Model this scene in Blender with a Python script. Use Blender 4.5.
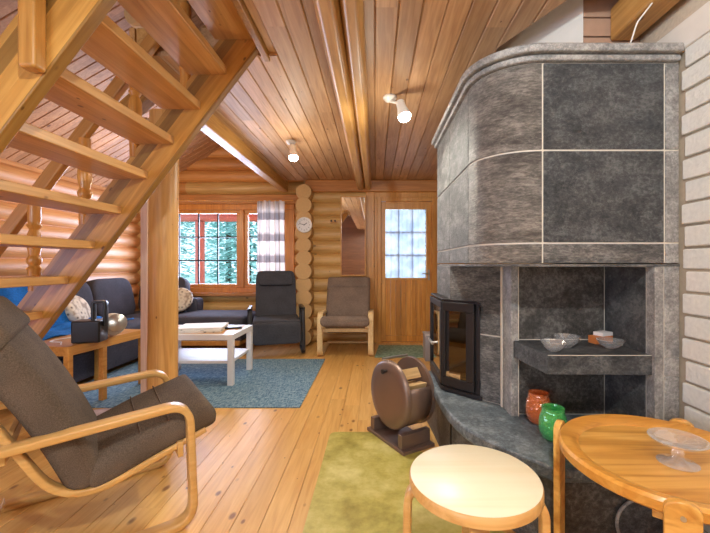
import bpy, math, random
from mathutils import Vector, Matrix
random.seed(4)
PI = math.pi
SC = bpy.context.scene
COL = SC.collection
for o in list(bpy.data.objects): bpy.data.objects.remove(o)

# ------------------------------------------------------------------ camera
cam = bpy.data.cameras.new('camera'); camo = bpy.data.objects.new('camera', cam); COL.objects.link(camo)
camo.location = (0, 0, 1.08); camo.rotation_euler = (PI/2, 0, 0)
cam.sensor_width = 36; cam.lens = 375/710*36; cam.shift_x = -20/710; cam.shift_y = -2.5/710
cam.clip_start = .05
SC.camera = camo
SC.view_settings.view_transform = 'Standard'; SC.view_settings.look = 'None'
SC.view_settings.gamma = 1; SC.view_settings.use_curve_mapping = False
SC.view_settings.exposure = 0.47

# ------------------------------------------------------------------ world and lights
w = bpy.data.worlds.new('sky'); SC.world = w; w.use_nodes = True
bg = w.node_tree.nodes['Background']; bg.inputs[0].default_value = (.60, .82, .98, 1); bg.inputs[1].default_value = 2.1

def area(name, loc, target, sx, sy, power, col):
    l = bpy.data.lights.new(name, 'AREA'); l.shape = 'RECTANGLE'; l.size = sx; l.size_y = sy; l.energy = power; l.color = col
    o = bpy.data.objects.new(name, l); COL.objects.link(o); o.location = loc
    o.rotation_euler = (Vector(target)-Vector(loc)).to_track_quat('-Z', 'Y').to_euler(); return o
def point(name, loc, power, col, r=.04):
    l = bpy.data.lights.new(name, 'POINT'); l.energy = power; l.color = col; l.shadow_soft_size = r
    o = bpy.data.objects.new(name, l); COL.objects.link(o); o.location = loc; return o
WARM = (1, .97, .84); NEUT = (.88, .97, 1); COOL = (.62, .72, 1)
def spotl(name, loc, target, power, col, deg=160):
    l = bpy.data.lights.new(name, 'SPOT'); l.energy = power; l.color = col; l.shadow_soft_size = .05; l.spot_size = math.radians(deg); l.spot_blend = .6
    o = bpy.data.objects.new(name, l); COL.objects.link(o); o.location = loc
    o.rotation_euler = (Vector(target)-Vector(loc)).to_track_quat('-Z', 'Y').to_euler(); return o
area('rear_fill_light', (-2.07, -2.25, 1.35), (-.8, 3, 1.3), 1.6, 1.3, 34, (.82, .92, 1))  # added cool fill from behind the camera, not a known window
area('front_window_daylight', (-2.2, 5.75, 1.30), (-1.7, 2, 1.3), 1.7, 1.0, 90, COOL)
area('side_fill_light', (-3.25, 0.1, 1.0), (-.6, 1.5, 2.0), 1.1, .9, 16, (.56, .60, 1))  # added bluish fill on the stair; the left wall has no window here
spotl('spot_light_source', (-.735, 3.38, 2.02), (-.6, 3.1, 0), 34, WARM)
spotl('spot_light_source', (.13, 2.42, 2.02), (-.35, 2.0, 0), 32, WARM, 140)
point('spot_glow_source', (-.72, 3.30, 1.8), 6, WARM, .08)
point('spot_glow_source', (-.05, 2.5, 1.75), 6, WARM, .08)
point('overhead_light_source', (.12, -.16, 2.12), 74, NEUT, .045)
area('door_daylight', (.43, 6.3, 1.35), (.4, 3, 1.1), .8, 1.1, 7, (.88, .90, 1))
point('sofa_light_source', (-2.45, 3.9, 1.75), 13, (1, .80, .52), .15)

# ------------------------------------------------------------------ helpers
def link(o, parent=None):
    COL.objects.link(o)
    if parent: o.parent = parent
    return o
def empty(name, label, cat, loc=(0, 0, 0), rz=0, group=None):
    o = bpy.data.objects.new(name, None); link(o); o.empty_display_size = .05
    o.location = loc; o.rotation_euler = (0, 0, rz); return tag(o, label, cat, group)
def tag(o, label, cat, group=None, kind=None):
    o['label'] = label; o['category'] = cat
    if group: o['group'] = group
    if kind: o['kind'] = kind
    return o
def lab(o, s): o['label'] = s; return o
def copy_tree(o, parent=None):
    c = o.copy(); COL.objects.link(c); c.parent = parent
    for ch in [x for x in bpy.data.objects if x.parent == o]: copy_tree(ch, c)
    return c

class MB:
    def __init__(s): s.v = []; s.f = []
    def add(s, vs, fs, M=None):
        n = len(s.v)
        s.v += [tuple(M @ Vector(p)) if M else tuple(p) for p in vs]
        s.f += [[n+i for i in f] for f in fs]; return s
    def box(s, x0, x1, y0, y1, z0, z1, M=None):
        vs = [(x0,y0,z0),(x1,y0,z0),(x1,y1,z0),(x0,y1,z0),(x0,y0,z1),(x1,y0,z1),(x1,y1,z1),(x0,y1,z1)]
        return s.add(vs, [(0,3,2,1),(4,5,6,7),(0,1,5,4),(1,2,6,5),(2,3,7,6),(3,0,4,7)], M)
    def prism(s, poly, z0, z1, M=None):
        a = sum(poly[i][0]*poly[(i+1) % len(poly)][1]-poly[(i+1) % len(poly)][0]*poly[i][1] for i in range(len(poly)))
        if a < 0: poly = poly[::-1]
        n = len(poly)
        vs = [(x, y, z0) for x, y in poly]+[(x, y, z1) for x, y in poly]
        fs = [list(range(n))[::-1], list(range(n, 2*n))]+[[i, (i+1) % n, n+(i+1) % n, n+i] for i in range(n)]
        return s.add(vs, fs, M)
    def cyl(s, a, b, r0, r1=None, n=20, jit=0, seg=1):
        a = Vector(a); b = Vector(b); r1 = r0 if r1 is None else r1
        d = (b-a).normalized(); q = d.to_track_quat('Z', 'Y').to_matrix()
        vs = []
        for k in range(seg+1):
            t = k/seg; c = a.lerp(b, t); r = r0+(r1-r0)*t+(random.uniform(-jit, jit) if jit else 0)
            for i in range(n): vs.append(c+q @ Vector((r*math.cos(2*PI*i/n), r*math.sin(2*PI*i/n), 0)))
        fs = [[k*n+i, k*n+(i+1) % n, (k+1)*n+(i+1) % n, (k+1)*n+i] for k in range(seg) for i in range(n)]
        fs += [list(range(n))[::-1], list(range(seg*n, (seg+1)*n))]
        return s.add(vs, fs)
    def lathe(s, prof, M=None, n=32, cap=True):
        vs = []; fs = []
        for r, z in prof:
            for i in range(n): vs.append((r*math.cos(2*PI*i/n), r*math.sin(2*PI*i/n), z))
        for k in range(len(prof)-1):
            for i in range(n): fs.append([k*n+i, k*n+(i+1) % n, (k+1)*n+(i+1) % n, (k+1)*n+i])
        if cap: fs += [list(range(n))[::-1], list(range((len(prof)-1)*n, len(prof)*n))]
        return s.add(vs, fs, M)
    def sweep(s, pts, sec, up=(0, 1, 0), M=None):
        """pts 3D path; sec list of (a,b): a along side vector 'up', b along normal"""
        pts = [Vector(p) for p in pts]; up = Vector(up); vs = []; n = 0 if callable(sec) else len(sec)
        for i, p in enumerate(pts):
            t = (pts[min(i+1, len(pts)-1)]-pts[max(i-1, 0)]).normalized()
            nrm = up.cross(t)
            if nrm.length < 1e-5: nrm = Vector((1, 0, 0))
            nrm.normalize(); sd = t.cross(nrm)
            for a, b in (sec(i/(len(pts)-1)) if callable(sec) else sec): vs.append(p+sd*a+nrm*b)
        if callable(sec): n = len(sec(0))
        fs = [[k*n+i, k*n+(i+1) % n, (k+1)*n+(i+1) % n, (k+1)*n+i] for k in range(len(pts)-1) for i in range(n)]
        fs += [list(range(n))[::-1], list(range((len(pts)-1)*n, len(pts)*n))]
        return s.add(vs, fs, M)
    def grid(s, fn, nu, nv, thick=0):
        vs = [fn(i/nu, j/nv) for j in range(nv+1) for i in range(nu+1)]
        fs = [[j*(nu+1)+i, j*(nu+1)+i+1, (j+1)*(nu+1)+i+1, (j+1)*(nu+1)+i] for j in range(nv) for i in range(nu)]
        return s.add(vs, fs)
    def build(s, name, mat, parent=None, smooth=False, bevel=0, seg=2, solid=0, sub=0, ang=35):
        me = bpy.data.meshes.new(name); me.from_pydata(s.v, [], s.f); me.update()
        import bmesh
        bm = bmesh.new(); bm.from_mesh(me); bmesh.ops.recalc_face_normals(bm, faces=bm.faces); bm.to_mesh(me); bm.free()
        me.materials.append(mat)
        o = bpy.data.objects.new(name, me); link(o, parent)
        if smooth or bevel or sub:
            for p in me.polygons: p.use_smooth = True
            if not sub:
                try: me.set_sharp_from_angle(angle=math.radians(ang))
                except Exception: pass
        if solid:
            m = o.modifiers.new('solid', 'SOLIDIFY'); m.thickness = solid; m.offset = 0
        if bevel:
            m = o.modifiers.new('bevel', 'BEVEL'); m.width = bevel; m.segments = seg; m.limit_method = 'ANGLE'; m.angle_limit = math.radians(40); m.harden_normals = True
        if sub:
            m = o.modifiers.new('sub', 'SUBSURF'); m.levels = sub; m.render_levels = sub
        return o
def struct(o): o['kind'] = 'structure'; return o
def fillet(pts, r, n=8):
    out = [Vector(pts[0])]
    for i in range(1, len(pts)-1):
        p = Vector(pts[i]); a = (Vector(pts[i-1])-p); b = (Vector(pts[i+1])-p)
        ri = r[i-1] if isinstance(r, (list, tuple)) else r
        la, lb = a.length, b.length; a.normalize(); b.normalize()
        th = a.angle(b); d = min(ri/math.tan(th/2), la*.49, lb*.49)
        p0 = p+a*d; p1 = p+b*d
        for k in range(n+1):
            t = k/n; out.append(p0*(1-t)**2+p*2*t*(1-t)+p1*t*t)
    out.append(Vector(pts[-1])); return out
def rect(w_, h_): return [(-w_/2, -h_/2), (w_/2, -h_/2), (w_/2, h_/2), (-w_/2, h_/2)]
def rrect(w_, h_, r, n=4):
    out = []
    for cx, cy, a0 in ((w_/2-r, h_/2-r, 0), (-w_/2+r, h_/2-r, PI/2), (-w_/2+r, -h_/2+r, PI), (w_/2-r, -h_/2+r, 1.5*PI)):
        for k in range(n+1):
            a = a0+PI/2*k/n; out.append((cx+r*math.cos(a), cy+r*math.sin(a)))
    return out
def circ(r, n=10): return [(r*math.cos(2*PI*i/n), r*math.sin(2*PI*i/n)) for i in range(n)]

# ------------------------------------------------------------------ materials
class NT:
    def __init__(s, name):
        s.m = bpy.data.materials.new(name); s.m.use_nodes = True; s.t = s.m.node_tree; s.b = s.t.nodes['Principled BSDF']
    def n(s, typ, ins={}, **kw):
        nd = s.t.nodes.new(typ)
        for k, v in kw.items(): setattr(nd, k, v)
        for k, v in ins.items():
            if hasattr(v, 'is_output') or isinstance(v, bpy.types.NodeSocket): s.t.links.new(v, nd.inputs[k])
            else: nd.inputs[k].default_value = v
        return nd
    def math(s, op, a, b=0.0, c=None, clamp=False):
        d = {0: a, 1: b}
        if c is not None: d[2] = c
        nd = s.n('ShaderNodeMath', d, operation=op); nd.use_clamp = clamp; return nd.outputs[0]
    def mix(s, fac, a, b, mode='MIX'):
        nd = s.t.nodes.new('ShaderNodeMix'); nd.data_type = 'RGBA'; nd.blend_type = mode
        for i, v in ((0, fac), (6, a), (7, b)):
            if isinstance(v, bpy.types.NodeSocket): s.t.links.new(v, nd.inputs[i])
            else: nd.inputs[i].default_value = v if i == 0 else tuple(v)[:3]+(1,)
        return nd.outputs[2]
    def ramp(s, fac, stops):
        nd = s.n('ShaderNodeValToRGB', {0: fac}); cr = nd.color_ramp
        while len(cr.elements) < len(stops): cr.elements.new(.5)
        for e, (p, c) in zip(cr.elements, stops): e.position = p; e.color = tuple(c)[:3]+(1,)
        return nd.outputs[0]
    def set(s, k, v):
        if isinstance(v, bpy.types.NodeSocket): s.t.links.new(v, s.b.inputs[k])
        else: s.b.inputs[k].default_value = (tuple(v)[:3]+(1,)) if isinstance(v, (tuple, list)) else v
    def bump(s, h, strength=.3, dist=.01):
        nd = s.n('ShaderNodeBump', {'Height': h, 'Strength': strength, 'Distance': dist}); s.t.links.new(nd.outputs[0], s.b.inputs['Normal'])

def S(r, g, b):
    f = lambda c: ((c/255+.055)/1.055)**2.4 if c > 10 else c/255/12.92
    return (f(r), f(g), f(b))

def wood(name, base, dark, light, axis='Y', board=None, board_axis='X', rough=.4, knots=1.0, knot_scale=3.2, board_off=0, var=.5, grain=1.0, endlen=None, soft=.42, rot=0):
    m = NT(name)
    co = m.n('ShaderNodeTexCoord').outputs['Object']
    if rot: co = m.n('ShaderNodeMapping', {'Vector': co, 'Rotation': (0, rot, 0)}).outputs[0]
    sep = m.n('ShaderNodeSeparateXYZ', {0: co})
    ax = {'X': 0, 'Y': 1, 'Z': 2}
    bid = None; vec = co
    if board:
        q = m.math('FLOOR', m.math('DIVIDE', m.math('SUBTRACT', sep.outputs[ax[board_axis]], board_off), board))
        if endlen:
            rr = m.n('ShaderNodeTexWhiteNoise', {'W': q}, noise_dimensions='1D').outputs[0]
            e = m.math('FLOOR', m.math('ADD', m.math('DIVIDE', sep.outputs[ax[axis]], endlen), rr))
            q = m.math('ADD', q, m.math('MULTIPLY', e, 37.7))
        bid = m.n('ShaderNodeTexWhiteNoise', {'W': q}, noise_dimensions='1D')
        vec = m.n('ShaderNodeVectorMath', {0: co, 1: m.n('ShaderNodeVectorMath', {0: bid.outputs['Color'], 'Scale': 9.0}, operation='SCALE').outputs[0]}, operation='ADD').outputs[0]
    sc = [1, 1, 1]; sc[ax[axis]] = .06
    mp = m.n('ShaderNodeMapping', {'Vector': vec, 'Scale': tuple(sc)})
    n1 = m.n('ShaderNodeTexNoise', {'Vector': mp.outputs[0], 'Scale': 38*grain, 'Detail': 6.0, 'Distortion': 1.2})
    sc2 = [1, 1, 1]; sc2[ax[axis]] = .16
    mp2 = m.n('ShaderNodeMapping', {'Vector': vec, 'Scale': tuple(sc2)})
    n2 = m.n('ShaderNodeTexNoise', {'Vector': mp2.outputs[0], 'Scale': 7.0*grain, 'Detail': 3.0, 'Distortion': .6})
    md = lambda p, q, t: tuple(a_*(1-t)+b_*t for a_, b_ in zip(p, q))
    c = m.ramp(n1.outputs[0], [(.3, md(base, dark, soft)), (.5, base), (.7, md(base, light, soft+.15))])
    c = m.mix(m.math('MULTIPLY', m.n('ShaderNodeMapRange', {0: n2.outputs[0], 1: .42, 2: .72}).outputs[0], soft*.8), c, dark)
    if bid:
        hv = m.n('ShaderNodeMapRange', {0: bid.outputs[0], 3: 1-var*.35, 4: 1+var*.22}).outputs[0]
        c = m.n('ShaderNodeHueSaturation', {'Color': c, 'Value': hv, 'Hue': .5, 'Saturation': 1.0}).outputs[0]
    if knots:
        sc3 = [1.6, 1.6, 1.6]; sc3[ax[axis]] = .9
        mp3 = m.n('ShaderNodeMapping', {'Vector': vec, 'Scale': tuple(sc3)})
        v = m.n('ShaderNodeTexVoronoi', {'Vector': mp3.outputs[0], 'Scale': knot_scale*1.35, 'Randomness': 1.0})
        rnd = m.n('ShaderNodeSeparateColor', {0: v.outputs['Color']}).outputs[0]
        rad = m.math('MULTIPLY', m.math('ADD', m.math('MULTIPLY', m.math('POWER', rnd, 2.0), .055), .010), knots*knot_scale/3.2)
        k = m.math('SUBTRACT', 1.0, m.math('DIVIDE', v.outputs['Distance'], rad), clamp=True)
        ke = m.n('ShaderNodeMapRange', {0: k, 1: 0.0, 2: .5}).outputs[0]
        c = m.mix(m.math('MULTIPLY', ke, .8), c, (dark[0]*.30, dark[1]*.20, dark[2]*.16))
    m.set('Base Color', c); m.set('Roughness', rough)
    m.bump(n1.outputs[0], .10, .004)
    return m.m

def plain(name, col, rough=.5, metal=0, noise=0, scale=30, bump=0, **kw):
    m = NT(name); co = m.n('ShaderNodeTexCoord').outputs['Object']
    n = m.n('ShaderNodeTexNoise', {'Vector': co, 'Scale': float(scale), 'Detail': 4.0}).outputs[0]
    c = m.mix(n, tuple(x*(1-noise) for x in col), tuple(min(1, x*(1+noise)) for x in col))
    m.set('Base Color', c); m.set('Roughness', rough); m.set('Metallic', metal)
    if bump: m.bump(n, bump, .004)
    for k, v in kw.items(): m.set(k.replace('_', ' '), v)
    return m.m

def fabric(name, col, scale=350, var=.35, rough=.95):
    m = NT(name); co = m.n('ShaderNodeTexCoord').outputs['Object']
    mp = m.n('ShaderNodeMapping', {'Vector': co, 'Scale': (1, .25, 1)})
    n = m.n('ShaderNodeTexNoise', {'Vector': mp.outputs[0], 'Scale': float(scale), 'Detail': 3.0}).outputs[0]
    n2 = m.n('ShaderNodeTexNoise', {'Vector': co, 'Scale': 6.0, 'Detail': 3.0}).outputs[0]
    f = m.math('ADD', m.math('MULTIPLY', n, .7), m.math('MULTIPLY', n2, .3))
    m.set('Base Color', m.ramp(f, [(.35, tuple(x*(1-var) for x in col)), (.65, tuple(x*(1+var) for x in col))]))
    m.set('Roughness', rough); m.set('Specular IOR Level', .2); m.bump(n, .25, .003); return m.m

def glass(name, col, rough=.02, ior=1.45, bumpy=0):
    m = NT(name); m.set('Base Color', col); m.set('Roughness', rough); m.set('Transmission Weight', 1.0); m.set('IOR', ior)
    if bumpy:
        co = m.n('ShaderNodeTexCoord').outputs['Object']
        v = m.n('ShaderNodeTexVoronoi', {'Vector': co, 'Scale': bumpy}); m.bump(v.outputs['Distance'], .9, .012)
    return m.m

def thin_glass(name, tint=(1, 1, 1), refl=.1, bumpy=0, milk=0, mcol=(1, 1, 1)):
    m = NT(name); t = m.t; out = t.nodes['Material Output']
    tr = m.n('ShaderNodeBsdfTransparent', {0: tuple(tint)+(1,)}); gl = m.n('ShaderNodeBsdfGlossy', {0: (1, 1, 1, 1), 'Roughness': .02 if not bumpy else .12})
    if bumpy:
        v = m.n('ShaderNodeTexVoronoi', {'Vector': m.n('ShaderNodeTexCoord').outputs['Object'], 'Scale': float(bumpy)}).outputs['Distance']
        b_ = m.n('ShaderNodeBump', {'Height': v, 'Strength': 1.0, 'Distance': .006}).outputs[0]; t.links.new(b_, gl.inputs['Normal'])
    fr = m.math('MULTIPLY', m.math('POWER', m.n('ShaderNodeLayerWeight', {0: .5}).outputs['Facing'], 2.0), .9)
    ms = m.n('ShaderNodeMixShader', {0: m.math('ADD', fr, refl, clamp=True), 1: tr.outputs[0], 2: gl.outputs[0]})
    if milk: ms = m.n('ShaderNodeMixShader', {0: milk, 1: ms.outputs[0], 2: m.n('ShaderNodeBsdfDiffuse', {0: tuple(mcol)+(1,)}).outputs[0]})
    t.links.new(ms.outputs[0], out.inputs[0]); return m.m

def stone(name, a, b, c, scale=5.0, rough=.38, streak=(1, 1, 2.2), pits=.5):
    m = NT(name); co = m.n('ShaderNodeTexCoord').outputs['Object']
    oi = m.n('ShaderNodeObjectInfo').outputs['Random']
    off = m.n('ShaderNodeCombineXYZ', {0: m.math('MULTIPLY', oi, 31.0), 1: m.math('MULTIPLY', oi, 17.0), 2: m.math('MULTIPLY', oi, 47.0)}).outputs[0]
    vec = m.n('ShaderNodeVectorMath', {0: co, 1: off}, operation='ADD').outputs[0]
    mp = m.n('ShaderNodeMapping', {'Vector': vec, 'Scale': streak})
    n1 = m.n('ShaderNodeTexNoise', {'Vector': mp.outputs[0], 'Scale': scale, 'Detail': 8.0, 'Roughness': .72, 'Distortion': .25}).outputs[0]
    n2 = m.n('ShaderNodeTexNoise', {'Vector': mp.outputs[0], 'Scale': scale*7, 'Detail': 6.0, 'Roughness': .75}).outputs[0]
    f = m.math('ADD', m.math('MULTIPLY', n1, .5), m.math('MULTIPLY', n2, .5))
    col = m.ramp(f, [(.40, a), (.5, b), (.60, c)])
    vein = m.n('ShaderNodeTexNoise', {'Vector': mp.outputs[0], 'Scale': scale*.8, 'Detail': 6.0, 'Distortion': 1.2}).outputs[0]
    vv = m.math('ABSOLUTE', m.math('SUBTRACT', vein, .5))
    vf = m.n('ShaderNodeMapRange', {0: vv, 1: 0.0, 2: .006, 3: .35, 4: 0.0}).outputs[0]
    col = m.mix(m.math('MULTIPLY', vf, n2), col, tuple(min(1, x*2.2) for x in c))
    m.set('Base Color', col)
    m.set('Roughness', m.n('ShaderNodeMapRange', {0: n2, 1: .3, 2: .7, 3: rough, 4: rough+.25}).outputs[0])
    m.bump(m.math('ADD', n2, m.math('MULTIPLY', n1, .4)), pits, .014); return m.m

LOGW = .175
M = {}
M['floor'] = wood('floor_pine', S(228,176,100), S(190,128,58), S(242,198,126), 'Y', .118, 'X', .34, 2.0, 6, var=.45, endlen=3.1, soft=.4)
M['ceil'] = wood('ceiling_pine', S(204,158,112), S(146,98,62), S(226,186,142), 'Y', .107, 'X', .5, 1.4, 6, var=.75, endlen=4)
M['roof'] = wood('roof_pine', S(196,146,106), S(140,90,56), S(214,170,128), 'X', .107, 'Y', .55, 1.8, 6, var=.6)
M['rear'] = wood('rear_wall_pine', S(130,84,52), S(88,54,32), S(156,108,70), 'X', LOGW, 'Z', .5)
M['log'] = wood('wall_log_pine', S(220,176,108), S(172,114,54), S(234,194,130), 'X', LOGW, 'Z', .42, 1.7, 4.5, var=.4)
M['log_y'] = wood('side_log_pine', S(214,154,98), S(168,104,54), S(230,176,118), 'Y', LOGW, 'Z', .42, 1.1, 3.4, board_off=.0875, var=.4)
M['gable_log'] = wood('gable_log_pine', S(210,146,80), S(166,96,42), S(226,166,98), 'X', LOGW, 'Z', .42, 1.1, 3.4, board_off=.0, var=.4)
M['log_end'] = plain('log_end_grain', S(206,166,112), .7, 0, .14, 70, .3)
M['beam'] = wood('beam_pine', S(196,146,80), S(146,96,44), S(220,174,108), 'Y', rough=.42, knots=1.6, knot_scale=5)
M['beam_x'] = wood('beam_pine_x', S(190,126,62), S(150,90,40), S(212,152,84), 'X', rough=.42, knots=1.0)
M['stair'] = wood('stair_pine', S(186,134,64), S(136,84,32), S(212,162,90), 'X', .052, 'Z', .36, 1.3, 6.5, grain=.9, var=1.3, rot=math.atan(1.32))
M['rail'] = wood('rail_pine', S(186,128,62), S(146,90,36), S(210,154,84), 'X', rough=.36, knots=1.1, knot_scale=5, rot=math.atan(1.32))
M['newel'] = wood('newel_pine', S(192,136,66), S(150,92,36), S(214,160,88), 'Z', rough=.36, knots=1.3, knot_scale=6)
M['tread'] = wood('tread_pine', S(212,160,98), S(170,112,60), S(230,184,124), 'Y', .07, 'X', .36, 1.2, 6, var=.25)
M['turned'] = wood('turned_pine', S(206,140,64), S(170,100,40), S(226,166,88), 'Z', rough=.3, knots=.6)
M['post'] = wood('post_pine', S(206,156,90), S(166,110,52), S(226,180,112), 'Z', rough=.4, knots=1.6, knot_scale=5)
M['frame'] = wood('window_frame_pine', S(208,136,62), S(166,94,36), S(224,160,84), 'Z', rough=.32, knots=.6)
M['door'] = wood('door_pine', S(212,144,62), S(150,84,28), S(230,172,90), 'Z', .073, 'X', .34, .7, 4, var=.7)
M['casing'] = wood('casing_pine', S(212,150,72), S(174,108,42), S(228,172,96), 'Z', rough=.36, knots=1.1, knot_scale=5)
M['honey'] = wood('honey_wood', S(206,146,72), S(160,100,40), S(222,168,96), 'Y', rough=.3, knots=0)
M['oiled'] = wood('oiled_alder', S(222,168,84), S(172,110,40), S(236,188,108), 'X', rough=.28, knots=0, grain=.55, soft=.85)
M['bent'] = wood('bent_beech', S(216,168,100), S(184,130,66), S(230,188,128), 'X', rough=.32, knots=0)
M['birch'] = wood('bent_birch', S(232,200,146), S(206,166,110), S(240,214,168), 'X', rough=.36, knots=0)
M['birchtop'] = wood('birch_plywood', S(240,228,198), S(222,202,160), S(244,236,212), 'X', rough=.34, knots=0, grain=.35)
M['stone'] = stone('soapstone', S(62,62,63), S(98,97,96), S(146,144,140), 7, .38, (1, 1, 2.6), .9)
M['stone_dark'] = stone('soapstone_dark', S(46,48,50), S(76,78,80), S(116,117,117), 9, .42, (1, 1, 1.3), 1.0)
M['stone_warm'] = stone('soapstone_warm', S(66,62,59), S(104,99,94), S(148,142,134), 5, .36, (1, 1, 3.5), .8)
M['stone_niche'] = stone('soapstone_niche', S(40,37,35), S(70,66,62), S(112,108,104), 8, .34, (1, 1, 1))
M['stone_bench'] = stone('soapstone_bench', S(58,66,72), S(92,101,108), S(140,148,152), 9, .3, (1, 1, 1))
M['stone_trim'] = stone('soapstone_trim', S(104,104,103), S(138,136,134), S(174,172,168), 12, .34, (1, 1, 1), .25)
M['grout'] = plain('pale_grout', S(214,206,192), .8, 0, .1, 60)
M['brick'] = plain('painted_brick', S(222,221,214), .75, 0, .14, 60, 1.0)
M['mortar'] = plain('painted_mortar', S(176,162,142), .9, 0, .15, 60, .4)
M['plaster'] = plain('rough_plaster', S(200,186,166), .85, 0, .14, 60, 1.0)
M['whitepl'] = plain('white_plaster', S(226,222,214), .7, 0, .05, 25, .5)
M['redbrick'] = plain('rosy_plaster', S(176,140,116), .85, 0, .12, 30, .4)
M['white'] = plain('white_lacquer', S(232,228,228), .35)
M['whitemetal'] = plain('white_metal', S(236,232,226), .3)
M['black'] = plain('black_plastic', S(22,22,24), .32, 0, .1)
M['blackfab'] = fabric('charcoal_fabric', S(72,72,78))
M['sofafab'] = fabric('slate_fabric', S(72,70,78))
M['brownfab'] = fabric('brown_grey_fabric', S(98,84,72), 300)
M['brownfab2'] = fabric('brown_grey_fabric_pale', S(128,110,98), 300)
M['blue'] = fabric('blue_throw_wool', S(30,104,176), 200)
M['iron'] = plain('cast_iron', S(52,48,48), .42, .5, .12, 60, .1)
M['drum'] = plain('brown_sheet_metal', S(128,104,92), .38, .45, .12, 8)
M['steel'] = plain('brushed_steel', S(190,188,184), .3, .9)
M['fireglass'] = thin_glass('fire_glass', (.35, .3, .26), .12)
M['pane'] = thin_glass('window_glass', (1, 1, 1), 0.0)
M['glass'] = thin_glass('clear_glass', (1, 1, 1), .10, milk=.10)
M['green'] = thin_glass('green_glass', (.50, .93, .55), .12, bumpy=45, milk=.30, mcol=(.12, .62, .20))
M['amber'] = thin_glass('red_orange_glass', (1, .66, .38), .12, bumpy=55, milk=.30, mcol=(.85, .25, .06))
M['mirror'] = plain('mirror_silver', (.9, .9, .9), .02, 1)
M['redwood'] = wood('red_stained_wood', S(214,124,112), S(180,92,80), S(228,150,136), 'Z', rough=.6, knots=.6)
M['firelog'] = wood('split_log', S(206,168,114), S(150,108,66), S(226,192,142), 'X', rough=.8, knots=0)
M['bark'] = plain('bark', S(92,70,52), .9, 0, .4, 30, .8)
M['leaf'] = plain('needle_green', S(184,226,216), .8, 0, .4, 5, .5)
M['ground'] = plain('frosted_grass', S(170,190,180), .9, 0, .3, 3)

def emis(name, col, st):
    m = NT(name); m.set('Base Color', col); m.set('Emission Color', col); m.set('Emission Strength', st); return m.m
M['bulb'] = emis('bulb_glow', (1, .93, .8), 30)

m = NT('blue_rug'); co = m.n('ShaderNodeTexCoord').outputs['Object']
mp = m.n('ShaderNodeMapping', {'Vector': co, 'Scale': (1, 5, 1)}); mpx = m.n('ShaderNodeMapping', {'Vector': co, 'Scale': (5, 1, 1)})
a = m.n('ShaderNodeTexNoise', {'Vector': mp.outputs[0], 'Scale': 22.0, 'Detail': 5.0}).outputs[0]
b = m.n('ShaderNodeTexNoise', {'Vector': mpx.outputs[0], 'Scale': 22.0, 'Detail': 5.0}).outputs[0]
f = m.math('MULTIPLY', m.math('ADD', a, b), .5)
m.set('Base Color', m.ramp(f, [(.38, S(58,90,116)), (.5, S(104,138,160)), (.62, S(158,180,190))])); m.set('Roughness', .95); m.bump(f, .6, .01); M['rug'] = m.m
m = NT('olive_floor_plate'); co = m.n('ShaderNodeTexCoord').outputs['Object']
a = m.n('ShaderNodeTexNoise', {'Vector': co, 'Scale': 3.5, 'Detail': 8.0, 'Roughness': .7}).outputs[0]
m.set('Base Color', m.ramp(a, [(.34, S(140,126,48)), (.5, S(180,166,82)), (.66, S(208,196,124))])); m.set('Roughness', .42); m.bump(a, .2, .004); M['mat'] = m.m
m = NT('green_door_mat'); co = m.n('ShaderNodeTexCoord').outputs['Object']
a = m.n('ShaderNodeTexNoise', {'Vector': co, 'Scale': 30.0, 'Detail': 5.0}).outputs[0]
m.set('Base Color', m.ramp(a, [(.4, S(112,134,110)), (.6, S(150,168,142))])); m.set('Roughness', .9); M['doormat'] = m.m
def stripes(name, z_axis, stops_a, period_a, x_axis, period_b):
    m = NT(name); co = m.n('ShaderNodeTexCoord').outputs['Object']; sp = m.n('ShaderNodeSeparateXYZ', {0: co})
    fa = m.math('FRACT', m.math('DIVIDE', sp.outputs[z_axis], period_a)); fb = m.math('FRACT', m.math('DIVIDE', sp.outputs[x_axis], period_b))
    A = m.ramp(fa, stops_a); B = m.ramp(fb, [(.0, S(235,228,220)), (.49, S(235,228,220)), (.51, S(196,190,186)), (1, S(196,190,186))])
    c = m.mix(1.0, A, B, 'MULTIPLY'); m.set('Base Color', c); m.set('Roughness', .9)
    tr = m.n('ShaderNodeBsdfTranslucent', {0: c}); ms = m.n('ShaderNodeMixShader', {0: .4, 1: m.b.outputs[0], 2: tr.outputs[0]})
    m.t.links.new(ms.outputs[0], m.t.nodes['Material Output'].inputs[0]); return m.m
M['curtain'] = stripes('checked_curtain', 2, [(0, S(245,238,230)), (.42, S(245,238,230)), (.45, S(158,148,148)), (.74, S(166,158,156)), (.77, S(200,190,186)), (.88, S(245,238,230))], .30, 0, .13)
m = NT('sheer_curtain'); co = m.n('ShaderNodeTexCoord').outputs['Object']
a = m.n('ShaderNodeTexNoise', {'Vector': co, 'Scale': 6.0, 'Detail': 2.0}).outputs[0]
c = m.ramp(a, [(.4, S(190,200,228)), (.6, S(222,228,242))])
tr = m.n('ShaderNodeBsdfTranslucent', {0: c}); tp = m.n('ShaderNodeBsdfTransparent'); m1 = m.n('ShaderNodeMixShader', {0: .06, 1: tr.outputs[0], 2: tp.outputs[0]})
m.t.links.new(m1.outputs[0], m.t.nodes['Material Output'].inputs[0]); M['sheer'] = m.m
m = NT('patterned_cushion'); co = m.n('ShaderNodeTexCoord').outputs['Object']
a = m.n('ShaderNodeTexVoronoi', {'Vector': co, 'Scale': 16.0}, feature='F1').outputs['Distance']
m.set('Base Color', m.ramp(a, [(.12, S(120,104,96)), (.22, S(214,198,174)), (.5, S(228,214,192)), (.75, S(168,148,128))])); m.set('Roughness', .9); M['pattern'] = m.m
m = NT('newsprint'); co = m.n('ShaderNodeTexCoord').outputs['Object']
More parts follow.
